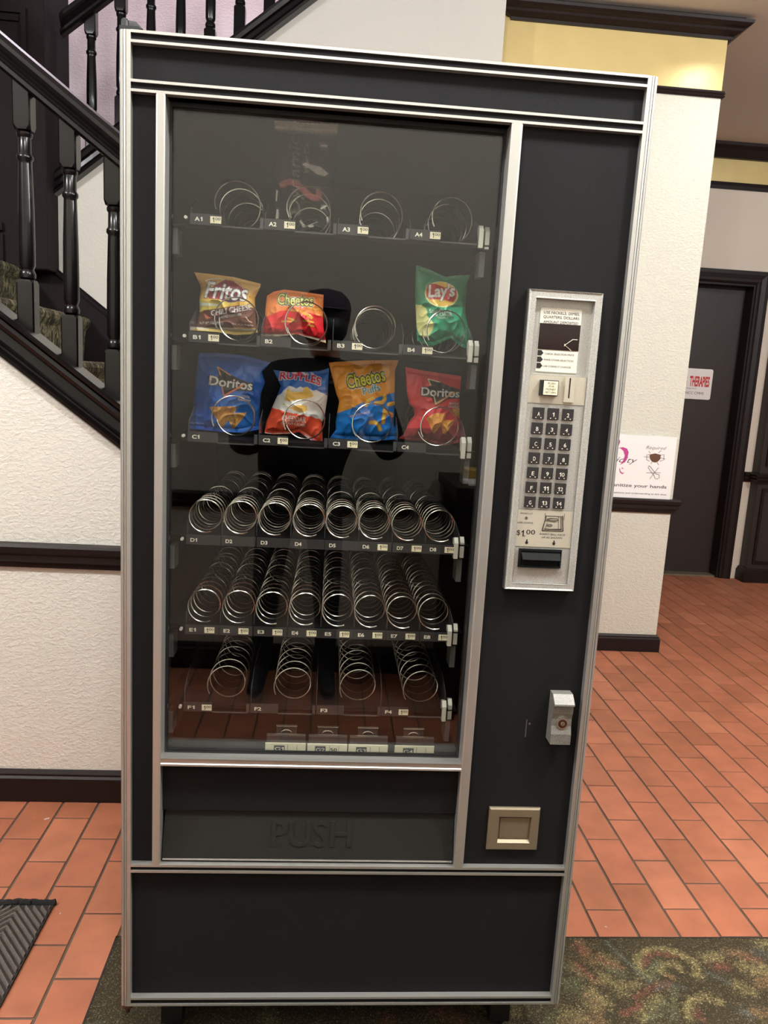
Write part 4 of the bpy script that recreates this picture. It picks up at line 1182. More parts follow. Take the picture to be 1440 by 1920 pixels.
ROWS = {
    'A': dict(n=4, lab=[(365, 408), (504, 420), (642, 430), (778, 440)], price=[1, 1, 1, 1], cc=[(444, 376), (579, 388), (717, 399), (851, 410)], r=0.0385, turns=8.5, ph=-2.62),
    'B': dict(n=4, lab=[(362, 630), (497, 638), (632, 649), (764, 657)], price=[1, 0, 1, 1], cc=[(441, 595), (574, 603), (705, 613), (839, 622)], r=0.0378, turns=8, ph=-2.55),
    'C': dict(n=4, lab=[(360, 817), (493, 825), (624, 832), (753, 839)], price=[0, 1, 1, 0], cc=[(435, 781), (570, 790), (699, 796), (827, 802)], r=0.0378, turns=8, ph=-2.6),
    'D': dict(n=8, lab=[(357, 1011), (423, 1015), (489, 1017), (553, 1020), (617, 1023), (680, 1025), (744, 1027), (806, 1029)], price=[0, 0, 0, 0, 0, 1, 1, 1], cc=[(383, 970), (449, 973), (514, 976), (579, 978), (641, 980), (703, 983), (765, 985), (827, 984)], r=0.0298, turns=19, ph=-1.05),
    'E': dict(n=8, lab=[(355, 1180), (419, 1182), (483, 1185), (547, 1187), (609, 1189), (671, 1190), (733, 1192), (795, 1193)], price=[1] * 8, cc=[(380, 1140), (445, 1142), (508, 1145), (571, 1146), (633, 1147), (694, 1149), (755, 1150), (815, 1150)], r=0.0298, turns=16, ph=-1.05),
    'F': dict(n=4, lab=[(352, 1325), (477, 1329), (601, 1332), (722, 1334)], price=[1, 0, 0, 1], cc=[(423, 1286), (548, 1290), (671, 1293), (790, 1293)], r=0.0355, turns=13.5, ph=-2.62),
}
tray_of = {}
for R_, d in ROWS.items():
    YL = 0.098                                                  # label face
    zl = np.mean([at(u, v, YL)[2] for (u, v) in d['lab']])      # centre of the lettering
    zc = np.mean([at(u, v, YC)[2] for (u, v) in d['cc']])
    floor_z = zc - d['r'] - 0.004
    mb = MB(); mb.box(0.062, 0.632, YL + 0.006, 0.66, floor_z - 0.003, floor_z)
    wide = d['n'] == 8
    hb, ht = zl - 0.009, zl + 0.009
    pitch = (at(*d['lab'][-1], YL)[0] - at(*d['lab'][0], YL)[0]) / (d['n'] - 1)
    x_first = at(*d['lab'][0], YL)[0]
    mb.box(0.085, 0.612, YL + 0.004, YL + 0.012, floor_z - 0.007, floor_z - 0.003)
    tray = mb.build('tray', M['inside'], VM); tray_of[R_] = tray
    for i in range(d['n'] + 1):                                 # dividers
        x = x_first - 0.008 + pitch * i
        mb = MB(); hgt = 0.035 if wide else 0.055
        mb.prism([(YL + 0.012, floor_z), (0.6, floor_z), (0.6, floor_z + hgt), (YL + 0.07, floor_z + hgt), (YL + 0.012, floor_z + hgt * 0.55)], x - 0.0007, x + 0.0007, 'x')
        mb.build('divider', M['clear_plastic'], tray)
    for i in range(d['n']):
        ltr = '%s%d' % (R_, i + 1); xl = at(*d['lab'][i], YL)[0]; zl_i = zl
        mb = MB(); wl = pitch - 0.001 if wide else 0.054
        mb.box(xl - 0.008, xl - 0.008 + wl, YL, YL + 0.004, hb, ht, 0)
        for k in range(1, 5):                                   # sliding price-number channels
            if not wide and not d['price'][i]:
                mb.box(xl + 0.012 + k * 0.0065, xl + 0.0126 + k * 0.0065, YL - 0.0006, YL, hb + 0.003, ht - 0.001, 3)
        put_text(mb, ltr, xl, xl + (0.0125 if wide else 0.0135), zl - 0.0035, 0.0070, YL - 0.0006, 1, 0.028)
        if not wide:
            mb.box(xl - 0.008 + wl, xl + pitch - 0.010, YL + 0.001, YL + 0.003, hb - 0.002, hb + 0.0005, 3)
            mb.box(xl + pitch - 0.016, xl + pitch - 0.010, YL + 0.001, YL + 0.004, hb - 0.002, ht, 3)
        mb.build('selection_label', [M['strip'], M['white_ink'], M['cream_card'], M['clear_plastic']], tray)
        if d['price'][i]:
            mb = MB(); x0 = xl + (0.0285 if wide else 0.027); h0, h1 = zl - 0.0058, zl + 0.0058
            mb.box(x0, x0 + 0.019, YL - 0.0012, YL - 0.0002, h0, h1, 0)
            put_text(mb, '1', x0 + 0.0040, x0 + 0.0070, zl - 0.0040, 0.0082, YL - 0.0016, 1, 0.0); put_text(mb, '00', x0 + 0.0085, x0 + 0.0178, zl - 0.0006, 0.0050, YL - 0.0016, 1, 0.004)
            mb.build('price_tag', [M['cream_card'], M['black_ink']], tray)
        me = coil_mesh(d['r'], d['turns'], 0.50, d['ph'])
        xc = at(*d['cc'][i], YC)[0]
        o = place('coil', me, tray); o.location = Vector((xc, YC, zc + 0.0))
        o.rotation_euler = (0, rng.normal(0, 0.06), 0)
    # bright latch pair at the right end, slanted rail bracket at the left
    for s_ in (0, 1):
        mb = MB(); x = 0.602 + s_ * 0.013 + (0.004 if R_ == 'A' else 0)
        mb.prism([(YL - 0.004 + s_ * 0.01, zl - 0.016), (YL + 0.008 + s_ * 0.01, zl - 0.016), (YL + 0.02 + s_ * 0.01, zl + 0.02), (YL + 0.006 + s_ * 0.01, zl + 0.024), (YL - 0.004 + s_ * 0.01, zl + 0.014)], x, x + 0.008, 'x')
        mb.build('latch', M['bracket'], tray)
    mb = MB(); mb.box(0.062, 0.072, YL + 0.01, YL + 0.05, zl - 0.06, zl - 0.016); mb.build('rail_bracket', M['rail_grey'], tray); mb = MB(); mb.box(0.612, 0.622, YL + 0.01, YL + 0.05, zl - 0.065, zl - 0.02); mb.build('rail_bracket', M['rail_grey'], tray)
    mb = MB(); mb.cyl_y(0.088, zl + 0.001, 0.003, YL - 0.004, YL + 0.004, 10); mb.build('rivet', M['bracket'], tray)

# gum and mint rack
YG = 0.085
gum = None
mb = MB(); g0 = at(330, 1400, YG); mb.box(0.075, 0.625, YG + 0.004, 0.3, g0[2] - 0.03, g0[2] - 0.022); gum = mb.build('gum_rack', M['inside'], VM)
for (u0, u1, ltr, ul, pr) in ((497, 573, 'G1', 515, ''), (576, 651, 'G2', 592, '.50'), (653, 727, 'G3', 669, ''), (740, 814, 'G4', 757, '')):
    xa, xb = at(u0, 1405, YG)[0], at(u1, 1405, YG)[0]; um = (u0 + u1) / 2; dv = (um - 535) * 0.022 - 3
    zt, zb = at(um, 1397 + dv, YG)[2], at(um, 1413 + dv, YG)[2]
    mb = MB(); mb.box(xa, xb, YG, YG + 0.003, zb, zt, 0)
    x0, x1 = at(ul, 1405, YG)[0], at(ul + 17, 1405, YG)[0]
    mb.box(x0 - 0.0015, x1 + 0.0015, YG - 0.0008, YG, zb + 0.001, zt - 0.004, 3); put_text(mb, ltr, x0, x1, zb + 0.0035, 0.0075, YG - 0.0012, 2, 0.01)
    if pr:
        put_text(mb, pr, at(616, 1405, YG)[0], at(632, 1405, YG)[0], zb + 0.0035, 0.0075, YG - 0.0006, 1, 0.012)
    for q in (0.55, 0.78):
        mb.box(xa + (xb - xa) * q, xa + (xb - xa) * q + 0.0006, YG - 0.0005, YG, zb, zt - 0.003, 3)
    mb.build('selection_label', [M['cream_card'], M['black_ink'], M['white_ink'], M['strip']], gum)
    mb = MB(); z2 = at(um, 1382 + dv, YG + 0.006)[2]
    mb.box(xa + 0.002, xb - 0.001, YG + 0.003, YG + 0.010, zt - 0.002, z2, 0); mb.box(xa + 0.002, xb - 0.001, YG + 0.003, YG + 0.010, z2, z2 + 0.0022, 1)
    zc = at(um, 1364 + dv, YG + 0.03)[2]; xm = (xa + xb) / 2
    mb.box(xm - 0.02, xm + 0.02, YG + 0.028, YG + 0.03, zt - 0.01, zc, 0); mb.box(xm - 0.021, xm + 0.021, YG + 0.026, YG + 0.032, zc, zc + 0.002, 1)
    mb.tube([(xm + 0.011 * math.cos(a), YG + 0.027, zc - 0.014 + 0.007 * math.sin(a)) for a in np.linspace(0, math.pi, 9)], 0.0007, 5, 1)
    mb.build('pusher', [M['clear_plastic'], M['chrome_edge']], gum)

# ================================================================== SNACK BAGS
def poly_at(pts, n):
    p = np.array(pts, float); s = np.concatenate([[0], np.cumsum(np.hypot(*np.diff(p, axis=0).T))]); s /= s[-1]
    t = np.linspace(0, 1, n)
    return np.stack([np.interp(t, s, p[:, 0]), np.interp(t, s, p[:, 1])], -1)


def bag(name, label, ox, oy, sc, top, bottom, left, right, paint, Y=0.179, bulge=0.022, seed=0, base=(128, 128, 128), mat='foil', crease=0.0055, n=(150, 165), step=0.55):
    allp = np.array(top + bottom + left + right, float)
    x0, y0 = allp.min(0) - 20; x1, y1 = allp.max(0) + 20
    P = Paint(x0, y0, x1, y1, step * sc, base)
    paint(P)
    if mat == 'foil':
        P.c[..., :3] = np.clip(P.c[..., :3] * 1.55, 0, 0.9)
    def grid(nx, ny):
        T, B, L, R = poly_at(top, nx), poly_at(bottom, nx), poly_at(left, ny), poly_at(right, ny)
        s = np.linspace(0, 1, nx)[None, :, None]; t = np.linspace(0, 1, ny)[:, None, None]
        G = (1 - t) * T[None] + t * B[None] + (1 - s) * L[:, None] + s * R[:, None] - ((1 - s) * (1 - t) * T[0] + s * (1 - t) * T[-1] + (1 - s) * t * B[0] + s * t * B[-1])
        return G, s[..., 0] + 0 * t[..., 0], t[..., 0] + 0 * s[..., 0]
    def pos(G, s, t, sign, wrinkle):
        env = (np.clip(np.sin(np.pi * s), 0, 1) ** 0.55) * (np.clip(np.sin(np.pi * np.clip((t - 0.05) / 0.9, 0, 1)), 0, 1) ** 0.6)
        out = np.zeros(G.shape[:2] + (3,))
        for j in range(G.shape[0]):
            for i in range(G.shape[1]):
                e = env[j, i]; d = bulge * e
                if wrinkle:
                    cx, cy = (G[j, i] - (x0, y0)) / sc / 42.0
                    a = 1 - abs(noise.noise((cx * 0.9 + seed * 7.1, cy * 0.6, seed * 3.3))) * 2
                    b = 1 - abs(noise.noise((cx * 1.6 + cy * 1.2 + seed, cy * 1.5 - cx, 9 + seed))) * 2
                    c = noise.noise((cx * 0.5, cy * 0.5, 20 + seed))
                    ed = min(1.0, 4 * min(s[j, i], 1 - s[j, i], t[j, i], 1 - t[j, i]) + 0.25)
                    d += (max(a, 0) ** 3 * 1.1 + max(b, 0) ** 2 * 0.6 + c * 1.4 - 0.5) * crease * ed
                    if t[j, i] < 0.05 or t[j, i] > 0.95:
                        d += 0.0005 * math.sin(s[j, i] * 260)
                u, v = ox + G[j, i, 0] / sc, oy + G[j, i, 1] / sc
                out[j, i] = at(u, v, Y - sign * d)
        return out
    G, s, t = grid(*n); V = pos(G, s, t, 1, True); C = P.sample(G[..., 0], G[..., 1])
    G2, s2, t2 = grid(24, 24); V2 = pos(G2, s2, t2, -0.55, False); C2 = P.sample(G2[..., 0], G2[..., 1])
    vv = np.concatenate([V.reshape(-1, 3), V2.reshape(-1, 3)]); cc = np.concatenate([C.reshape(-1, 4), C2.reshape(-1, 4)]).astype(np.float32)
    i1 = np.arange(n[0] * n[1]).reshape(n[1], n[0]); i2 = np.arange(576).reshape(24, 24) + n[0] * n[1]
    f = np.concatenate([np.stack([i1[:-1, :-1], i1[1:, :-1], i1[1:, 1:], i1[:-1, 1:]], -1).reshape(-1, 4), np.stack([i2[:-1, :-1], i2[:-1, 1:], i2[1:, 1:], i2[1:, :-1]], -1).reshape(-1, 4)])
    me = bpy.data.meshes.new(name); me.from_pydata(vv.tolist(), [], f.tolist()); me.materials.append(M[mat])
    me.polygons.foreach_set('use_smooth', [True] * len(me.polygons))
    ca = me.color_attributes.new('print', 'FLOAT_COLOR', 'POINT'); ca.data.foreach_set('color', cc.ravel())
    o = place(name, me)
    return tag(o, label, 'snack bag', 'snack bags in the vending machine')


def speckle(P, poly, cols, n, r):
    p = np.array(poly, float); lo, hi = p.min(0), p.max(0); k = 0
    while k < n:
        x, y = rng.uniform(lo, hi); ins = False; m_ = len(p)
        for i in range(m_):
            (xa, ya), (xb, yb) = p[i], p[(i + 1) % m_]
            if (ya > y) != (yb > y) and x < (xb - xa) * (y - ya) / (yb - ya) + xa:
                ins = not ins
        if ins:
            P.ellipse(x, y, rng.uniform(0.5, 1) * r, rng.uniform(0.4, 0.8) * r, cols[rng.integers(len(cols))], rng.uniform(0, 3), 0.6)
        k += 1


def art_corn(P):
    P.poly([(200, 560), (1400, 560), (1400, 1300), (200, 1300)], (214, 160, 78))
    P.poly([(300, 640), (700, 660), (960, 700), (640, 790), (290, 860)], (232, 178, 90))
    P.poly([(310, 690), (560, 715), (640, 735), (520, 755), (320, 745)], (240, 222, 188))
    P.poly([(270, 870), (400, 825), (660, 790), (960, 740), (1280, 800), (1300, 1130), (240, 1110)], (98, 58, 48))
    P.poly([(230, 1105), (1320, 1150), (1320, 1175), (230, 1128)], (240, 222, 196)); P.poly([(230, 1128), (1320, 1175), (1320, 1260), (230, 1200)], (226, 172, 92))
    P.poly([(400, 560), (560, 400), (740, 310), (880, 335), (1010, 400), (1100, 490), (1090, 560), (1010, 660), (860, 690), (760, 680), (600, 640), (480, 630)], (120, 48, 58))
    P.poly([(740, 640), (960, 560), (1010, 660), (900, 690), (780, 690)], (84, 62, 96))
    P.poly([(495, 628), (545, 568), (620, 632)], (206, 48, 58))
    P.stroke([(410, 330), (520, 295), (640, 290), (720, 305)], 14, (226, 214, 190)); P.stroke([(900, 345), (1010, 420), (1090, 500)], 12, (206, 170, 150))
    P.text('Fritos', (392, 602), (1105, 668), 282, (206, 206, 200), 0.022, 0.22, out=[(0.03, (58, 52, 58))])
    P.text('CHILI CHEESE', (508, 918), (1190, 812), 96, (240, 232, 222), 0.01, 0.12, out=[(0.03, (80, 44, 36))])
    P.text('FLAVORED CORN CHIPS', (632, 968), (1015, 908), 40, (226, 208, 196), 0.006, 0.15)
    P.text('NET WT. 1 OZ. (28.3 g)', (315, 1058), (705, 1062), 44, (226, 208, 196), 0.006); P.text('To be sold in this machine', (860, 1068), (1215, 1092), 26, (206, 188, 176), 0.006)
    P.poly([(380, 880), (470, 940), (520, 950), (430, 975), (405, 960)], (206, 112, 92)); P.stroke([(1090, 940), (1140, 1010), (1190, 1030)], 12, (206, 190, 178))


bag('snack_bag', 'tan and brown chili corn chip bag at left end of upper stocked shelf', 340, 490, 9,
    [(218, 185), (500, 215), (880, 265), (1340, 378)], [(245, 1168), (430, 1180), (620, 1195), (900, 1243), (1150, 1232), (1290, 1200)],
    [(218, 185), (330, 440), (305, 650), (312, 830), (270, 1040), (245, 1168)], [(1340, 378), (1330, 440), (1245, 620), (1248, 800), (1260, 1040), (1290, 1200)], art_corn, base=(190, 152, 92), seed=1)


def art_crunch(P):
    P.poly([(60, 625), (400, 480), (560, 462), (820, 480), (1250, 620), (1250, 1100), (60, 1100)], (206, 38, 46))
    P.poly([(60, 858), (600, 872), (900, 905), (1240, 985), (1240, 1100), (60, 1100)], (236, 206, 190)); P.poly([(60, 885), (400, 905), (580, 885), (900, 935), (1240, 1018), (1240, 1100), (60, 1100)], (220, 132, 66))
    for pts, wd in (([(545, 600), (600, 615), (665, 650)], 34), ([(440, 655), (520, 650), (600, 658)], 26), ([(760, 490), (850, 530), (935, 590)], 52), ([(800, 645), (880, 640), (960, 672)], 34), ([(880, 715), (970, 732)], 30), ([(880, 420), (1000, 450), (1090, 440)], 34), ([(590, 460), (700, 470)], 40)):
        P.stroke(pts, wd + 12, (150, 70, 40)); P.stroke(pts, wd, (232, 146, 64))
    P.text('Cheetos', (368, 362), (960, 392), 190, (214, 204, 116), 0.012, 0.0, out=[(0.085, (206, 196, 178)), (0.06, (36, 34, 32))])
    P.text('crunchy', (560, 458), (815, 462), 78, (204, 84, 66), 0.02, 0.1)
    P.text('NET WT 1 OZ', (165, 735), (430, 715), 40, (128, 26, 34), 0.01); P.text('(28.3 g)', (160, 800), (420, 800), 34, (128, 26, 34), 0.01); P.text('CHEESE FLAVORED SNACKS', (720, 800), (1130, 890), 44, (128, 26, 34), 0.01)


bag('snack_bag', 'orange and red crunchy cheese snack bag, second on upper stocked shelf', 480, 530, 9,
    [(185, 222), (300, 150), (480, 116), (760, 150), (1142, 205)], [(85, 895), (200, 918), (400, 905), (590, 882), (690, 868), (860, 922), (1020, 970), (1182, 1020)],
    [(185, 222), (160, 420), (150, 610), (85, 895)], [(1142, 205), (1130, 500), (1140, 760), (1182, 1020)], art_crunch, base=(214, 116, 60), seed=2)


def art_green(P):
    P.poly([(200, 860), (1300, 860), (1300, 1700), (200, 1700)], (44, 146, 108)); P.poly([(200, 100), (1300, 100), (1300, 860), (200, 860)], (52, 122, 88))
    P.ellipse(700, 648, 282, 216, (232, 212, 150), 0.16); P.ellipse(700, 648, 266, 200, (226, 164, 74), 0.16)
    P.poly([(440, 570), (480, 470), (580, 465), (760, 530), (880, 540), (950, 560), (962, 640), (940, 720), (900, 780), (760, 745), (600, 730), (500, 735), (455, 690)], (164, 52, 46))
    P.text("Lay's", (482, 690), (922, 676), 208, (236, 226, 216), 0.03, 0.12, out=[(0.03, (110, 30, 30))])
    ch = [(250, 815), (360, 830), (440, 880), (462, 945), (450, 1005), (530, 1080), (572, 1150), (550, 1250), (480, 1350), (420, 1378), (340, 1345), (295, 1260), (268, 1080), (250, 1000)]
    P.poly(ch, (234, 206, 132)); speckle(P, ch, [(206, 170, 92), (150, 140, 80), (246, 226, 160)], 60, 9)
    P.text('Sour Cream', (495, 962), (860, 962), 72, (226, 236, 228), 0.012); P.text('& Onion', (590, 1016), (872, 1016), 68, (226, 236, 228), 0.014); P.text('Flavored', (645, 1056), (800, 1056), 32, (216, 232, 224), 0.01)
    P.text('NET WT 1 OZ', (860, 1370), (1040, 1420), 36, (206, 226, 214), 0.008)


bag('snack_bag', 'green sour cream potato chip bag at right end of upper stocked shelf', 750, 480, 9,
    [(272, 152), (520, 240), (770, 352), (910, 330), (1190, 318)], [(290, 1425), (430, 1497), (560, 1512), (700, 1455), (770, 1415), (860, 1385), (960, 1470), (1040, 1535), (1170, 1565)],
    [(272, 152), (255, 500), (260, 830), (275, 1150), (290, 1425)], [(1190, 318), (1130, 470), (1110, 700), (1102, 950), (1150, 1200), (1175, 1420), (1170, 1565)], art_green, base=(52, 122, 88), seed=3)


def tri_logo(P, pts, dark, strokes, base0, base1, h, sh=0.0):
    P.poly(pts, dark)
    for s_, wd, c in strokes:
        P.stroke(s_, wd, c)
    P.text('Doritos', base0, base1, h, (240, 238, 232), 0.02, 0.0, out=[(0.045, dark)])
    for s_, wd, c in strokes[2:]:
        P.stroke(s_, wd, c)


def art_blue(P):
    P.poly([(100, 560), (900, 480), (900, 900), (100, 900)], (24, 72, 152))
    P.ellipse(520, 640, 220, 180, (44, 112, 190), 0, 0.5)
    tri_logo(P, [(378, 225), (500, 305), (640, 368), (692, 372), (690, 452), (520, 445), (432, 500), (405, 405), (295, 395), (288, 308), (380, 322)], (44, 46, 54),
             [([(375, 230), (490, 305)], 9, (214, 148, 104)), ([(375, 230), (400, 302)], 9, (214, 148, 104)), ([(415, 412), (432, 492)], 10, (206, 120, 84)), ([(432, 492), (520, 440), (612, 388)], 14, (206, 116, 84))], (296, 388), (682, 440), 84)
    P.text('COOL', (586, 505), (664, 514), 22, (236, 236, 240), 0.02, 0.15); P.text('RANCH', (556, 532), (668, 546), 22, (236, 236, 240), 0.02, 0.15)
    a = [(302, 592), (330, 588), (546, 584), (542, 622), (430, 762), (405, 778), (380, 740)]; b = [(515, 648), (632, 640), (620, 668), (528, 784), (508, 784), (470, 706)]
    for t in (a, b):
        P.poly(t, (190, 138, 72)); speckle(P, t, [(140, 92, 44), (220, 170, 100), (110, 84, 50)], 90, 7)
    P.text('TORTILLA CHIPS', (150, 742), (260, 748), 14, (120, 156, 206), 0.01)


bag('snack_bag', 'bright blue tortilla chip bag at left end of lower stocked shelf', 330, 640, 4.8,
    [(210, 105), (400, 105), (600, 125), (852, 190)], [(135, 785), (400, 815), (600, 822), (755, 792)], [(210, 105), (180, 310), (165, 500), (135, 785)], [(852, 190), (775, 275), (802, 370), (765, 470), (752, 640), (755, 792)], art_blue, base=(30, 86, 172), seed=4)


def art_ridge(P):
    up = [(-80, 960), (60, 900), (190, 835), (270, 790), (330, 720), (420, 640), (500, 660), (560, 695), (640, 650), (720, 690), (800, 690), (870, 730), (950, 720), (1020, 765), (1090, 790), (1250, 900)]
    dn = [(1250, 1400), (1060, 1330), (1000, 1260), (930, 1260), (850, 1215), (780, 1225), (700, 1190), (620, 1195), (560, 1160), (500, 1165), (430, 1145), (340, 1130), (230, 1085), (160, 1075), (90, 1040), (-80, 980)]
    P.poly(up + dn, (232, 228, 220)); P.poly(dn + [(-80, 1700), (1250, 1900)], (214, 74, 48))
    a = [(390, 700), (480, 745), (560, 765), (690, 745), (700, 670), (780, 660), (840, 740), (905, 835), (760, 885), (560, 905), (420, 945), (340, 900)]; b = [(420, 1055), (600, 995), (760, 1015), (772, 1100), (700, 1148), (540, 1112)]
    for t in (a, b):
        P.poly(t, (232, 168, 84))
    for k in range(6):
        P.stroke([(360 + 8 * k, 790 + 24 * k), (560, 800 + 18 * k), (760, 770 + 18 * k)], 6, (206, 136, 62), 0.7)
    P.stroke([(440, 1070), (600, 1030), (750, 1040)], 7, (206, 136, 62)); P.stroke([(470, 1090), (600, 1070), (750, 1085)], 7, (206, 136, 62)); P.ellipse(340, 995, 40, 14, (150, 170, 90), 0.3)
    P.text('RUFFLES', (246, 525), (1010, 640), 150, (176, 30, 62), 0.03, 0.0, out=[(0.05, (240, 236, 232))], arch=60)
    P.text('CHEDDAR', (288, 1290), (735, 1338), 104, (246, 232, 216), 0.02); P.text('& SOUR CREAM', (285, 1350), (718, 1415), 56, (246, 232, 216), 0.016)
    P.poly([(560, 1530), (700, 1585), (1070, 1735), (1070, 1760), (700, 1612), (560, 1560)], (240, 236, 232)); P.poly([(560, 1560), (700, 1612), (1070, 1760), (1070, 1850), (560, 1850)], (60, 110, 176)); P.poly([(-60, 1535), (480, 1528), (480, 1542), (-60, 1552)], (226, 214, 206))
    P.text('NET WT 1 OZ', (940, 985), (1080, 1040), 26, (120, 116, 116), 0.008)


bag('snack_bag', 'blue, white and orange ridged cheddar chip bag on lower stocked shelf', 500, 660, 10.1,
    [(125, 335), (430, 385), (760, 378), (1000, 360), (1180, 305)], [(-42, 1535), (150, 1562), (480, 1545), (610, 1512), (690, 1570), (880, 1700), (1040, 1800)],
    [(125, 335), (265, 640), (200, 830), (110, 1030), (0, 1300), (-42, 1535)], [(1180, 305), (1160, 800), (1100, 1200), (1050, 1350), (1058, 1700), (1040, 1800)], art_ridge, base=(44, 92, 166), seed=5)


def art_puff(P):
    P.poly([(0, 1120), (210, 1100), (480, 1010), (640, 920), (900, 830), (1090, 770), (1400, 690), (1400, 1700), (0, 1700)], (28, 108, 186))
    P.poly([(0, 1460), (300, 1440), (1000, 1480), (1400, 1440), (1400, 1700), (0, 1700)], (20, 88, 160))
    for pts in ([(735, 950), (755, 880), (870, 825)], [(905, 920), (1030, 905), (1068, 850), (1070, 785)], [(1140, 945), (1230, 925)], [(812, 1272), (890, 1262), (960, 1320), (985, 1395)], [(1038, 1265), (1058, 1140), (1075, 1040)], [(1080, 1090), (1190, 1120)]):
        P.stroke(pts, 74, (178, 96, 34)); P.stroke(pts, 62, (238, 158, 62)); P.stroke([(x - 8, y - 10) for x, y in pts], 22, (246, 184, 96), 0.7)
    for pts in ([(1140, 1120), (1200, 1150)],):
        P.stroke(pts, 50, (226, 130, 90))
    P.text('Cheetos', (415, 660), (1085, 512), 250, (240, 212, 80), 0.016, 0.0, out=[(0.09, (240, 232, 224)), (0.062, (34, 32, 28))])
    P.text('Puffs', (688, 770), (992, 688), 128, (40, 128, 148), 0.015, 0.0, out=[(0.045, (226, 236, 226))])
    P.text('CHEESE FLAVORED SNACKS', (420, 1180), (800, 1090), 30, (226, 150, 90), 0.01)


bag('snack_bag', 'orange and blue cheese puff bag, third on lower stocked shelf', 610, 660, 9.6,
    [(62, 192), (150, 182), (700, 150), (1320, 146)], [(80, 1545), (600, 1580), (1000, 1592), (1292, 1570)], [(62, 192), (200, 760), (252, 880), (215, 1080), (185, 1260), (192, 1400), (80, 1545)], [(1320, 146), (1255, 330), (1250, 700), (1250, 1000), (1232, 1300), (1292, 1570)], art_puff, base=(236, 138, 52), seed=6)


def art_red(P):
    P.poly([(0, 1330), (500, 1330), (1300, 1260), (1300, 1800), (0, 1800)], (128, 40, 46))
    tri_logo(P, [(510, 455), (740, 525), (900, 590), (1082, 650), (1090, 805), (880, 822), (660, 945), (600, 795), (405, 770), (400, 640), (580, 590)], (46, 42, 42),
             [([(535, 470), (740, 525)], 15, (236, 206, 160)), ([(535, 470), (580, 575)], 15, (236, 206, 160)), ([(640, 770), (668, 905)], 18, (236, 190, 140)), ([(668, 908), (830, 810), (990, 700)], 26, (226, 150, 104))], (418, 752), (1078, 792), 148)
    P.text('NACHO', (905, 915), (1075, 925), 42, (240, 226, 220), 0.02, 0.15); P.text('CHEESE', (885, 965), (1070, 982), 42, (240, 226, 220), 0.02, 0.15)
    a = [(510, 1150), (640, 1070), (852, 1066), (805, 1210), (650, 1420), (605, 1400), (560, 1270)]; b = [(765, 1265), (830, 1185), (1032, 1190), (935, 1285), (838, 1432), (795, 1425)]; c = [(960, 1000), (1090, 980), (1090, 1150), (990, 1100)]
    for t in (c, a, b):
        P.poly(t, (214, 130, 62)); speckle(P, t, [(176, 74, 40), (232, 184, 90), (206, 160, 70)], 120, 15)


bag('snack_bag', 'red nacho tortilla chip bag at right end of lower stocked shelf', 745, 660, 9.29,
    [(140, 262), (500, 332), (700, 360), (1112, 420)], [(20, 1502), (230, 1542), (480, 1545), (800, 1640), (1130, 1562)], [(140, 262), (165, 700), (212, 910), (292, 985), (296, 1100), (200, 1220), (110, 1440), (20, 1502)], [(1112, 420), (1085, 800), (1082, 1100), (1130, 1562)], art_red, base=(188, 50, 58), seed=7)


def art_clear(P):
    P.c[..., 3] = 0.10
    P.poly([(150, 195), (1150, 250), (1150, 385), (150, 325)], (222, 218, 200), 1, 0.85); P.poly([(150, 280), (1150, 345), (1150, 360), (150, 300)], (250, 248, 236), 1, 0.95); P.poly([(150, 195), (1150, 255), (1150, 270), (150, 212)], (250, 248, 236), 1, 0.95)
    P.poly([(510, 130), (840, 150), (850, 245), (510, 225)], (150, 70, 66), 1, 0.5)
    P.stroke([(300, 1120), (400, 1080), (500, 1110), (600, 1190), (680, 1270), (760, 1320), (830, 1300), (830, 1220)], 90, (176, 52, 62), 1, 0.6)
    P.text('Dynamic', (560, 1560), (545, 420), 170, (170, 164, 144), -0.008, 0.2, keep=0.4); P.text('Hair De', (690, 950), (690, 520), 80, (180, 174, 158), 0.0, keep=0.45)
    P.poly([(590, 820), (640, 800), (700, 830), (850, 860), (975, 965), (915, 1005), (790, 970), (680, 880), (600, 850)], (196, 190, 184), 1, 0.5)
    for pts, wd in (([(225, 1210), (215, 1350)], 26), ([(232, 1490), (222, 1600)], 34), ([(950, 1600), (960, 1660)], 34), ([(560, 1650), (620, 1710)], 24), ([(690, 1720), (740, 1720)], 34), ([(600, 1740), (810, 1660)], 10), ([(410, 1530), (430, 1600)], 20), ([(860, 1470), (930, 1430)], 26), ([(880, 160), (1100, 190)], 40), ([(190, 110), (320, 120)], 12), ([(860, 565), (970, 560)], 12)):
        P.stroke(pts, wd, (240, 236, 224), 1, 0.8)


bag('snack_bag', 'clear plastic zip bag with faint red swirl on the top shelf', 490, 200, 7.68,
    [(188, 112), (600, 125), (1105, 168)], [(205, 1640), (400, 1720), (700, 1745), (990, 1700)], [(188, 112), (200, 700), (205, 1640)], [(1105, 168), (1090, 700), (990, 1700)], art_clear, base=(70, 68, 64), mat='film', bulge=0.016, seed=8, n=(120, 190), crease=0.002)


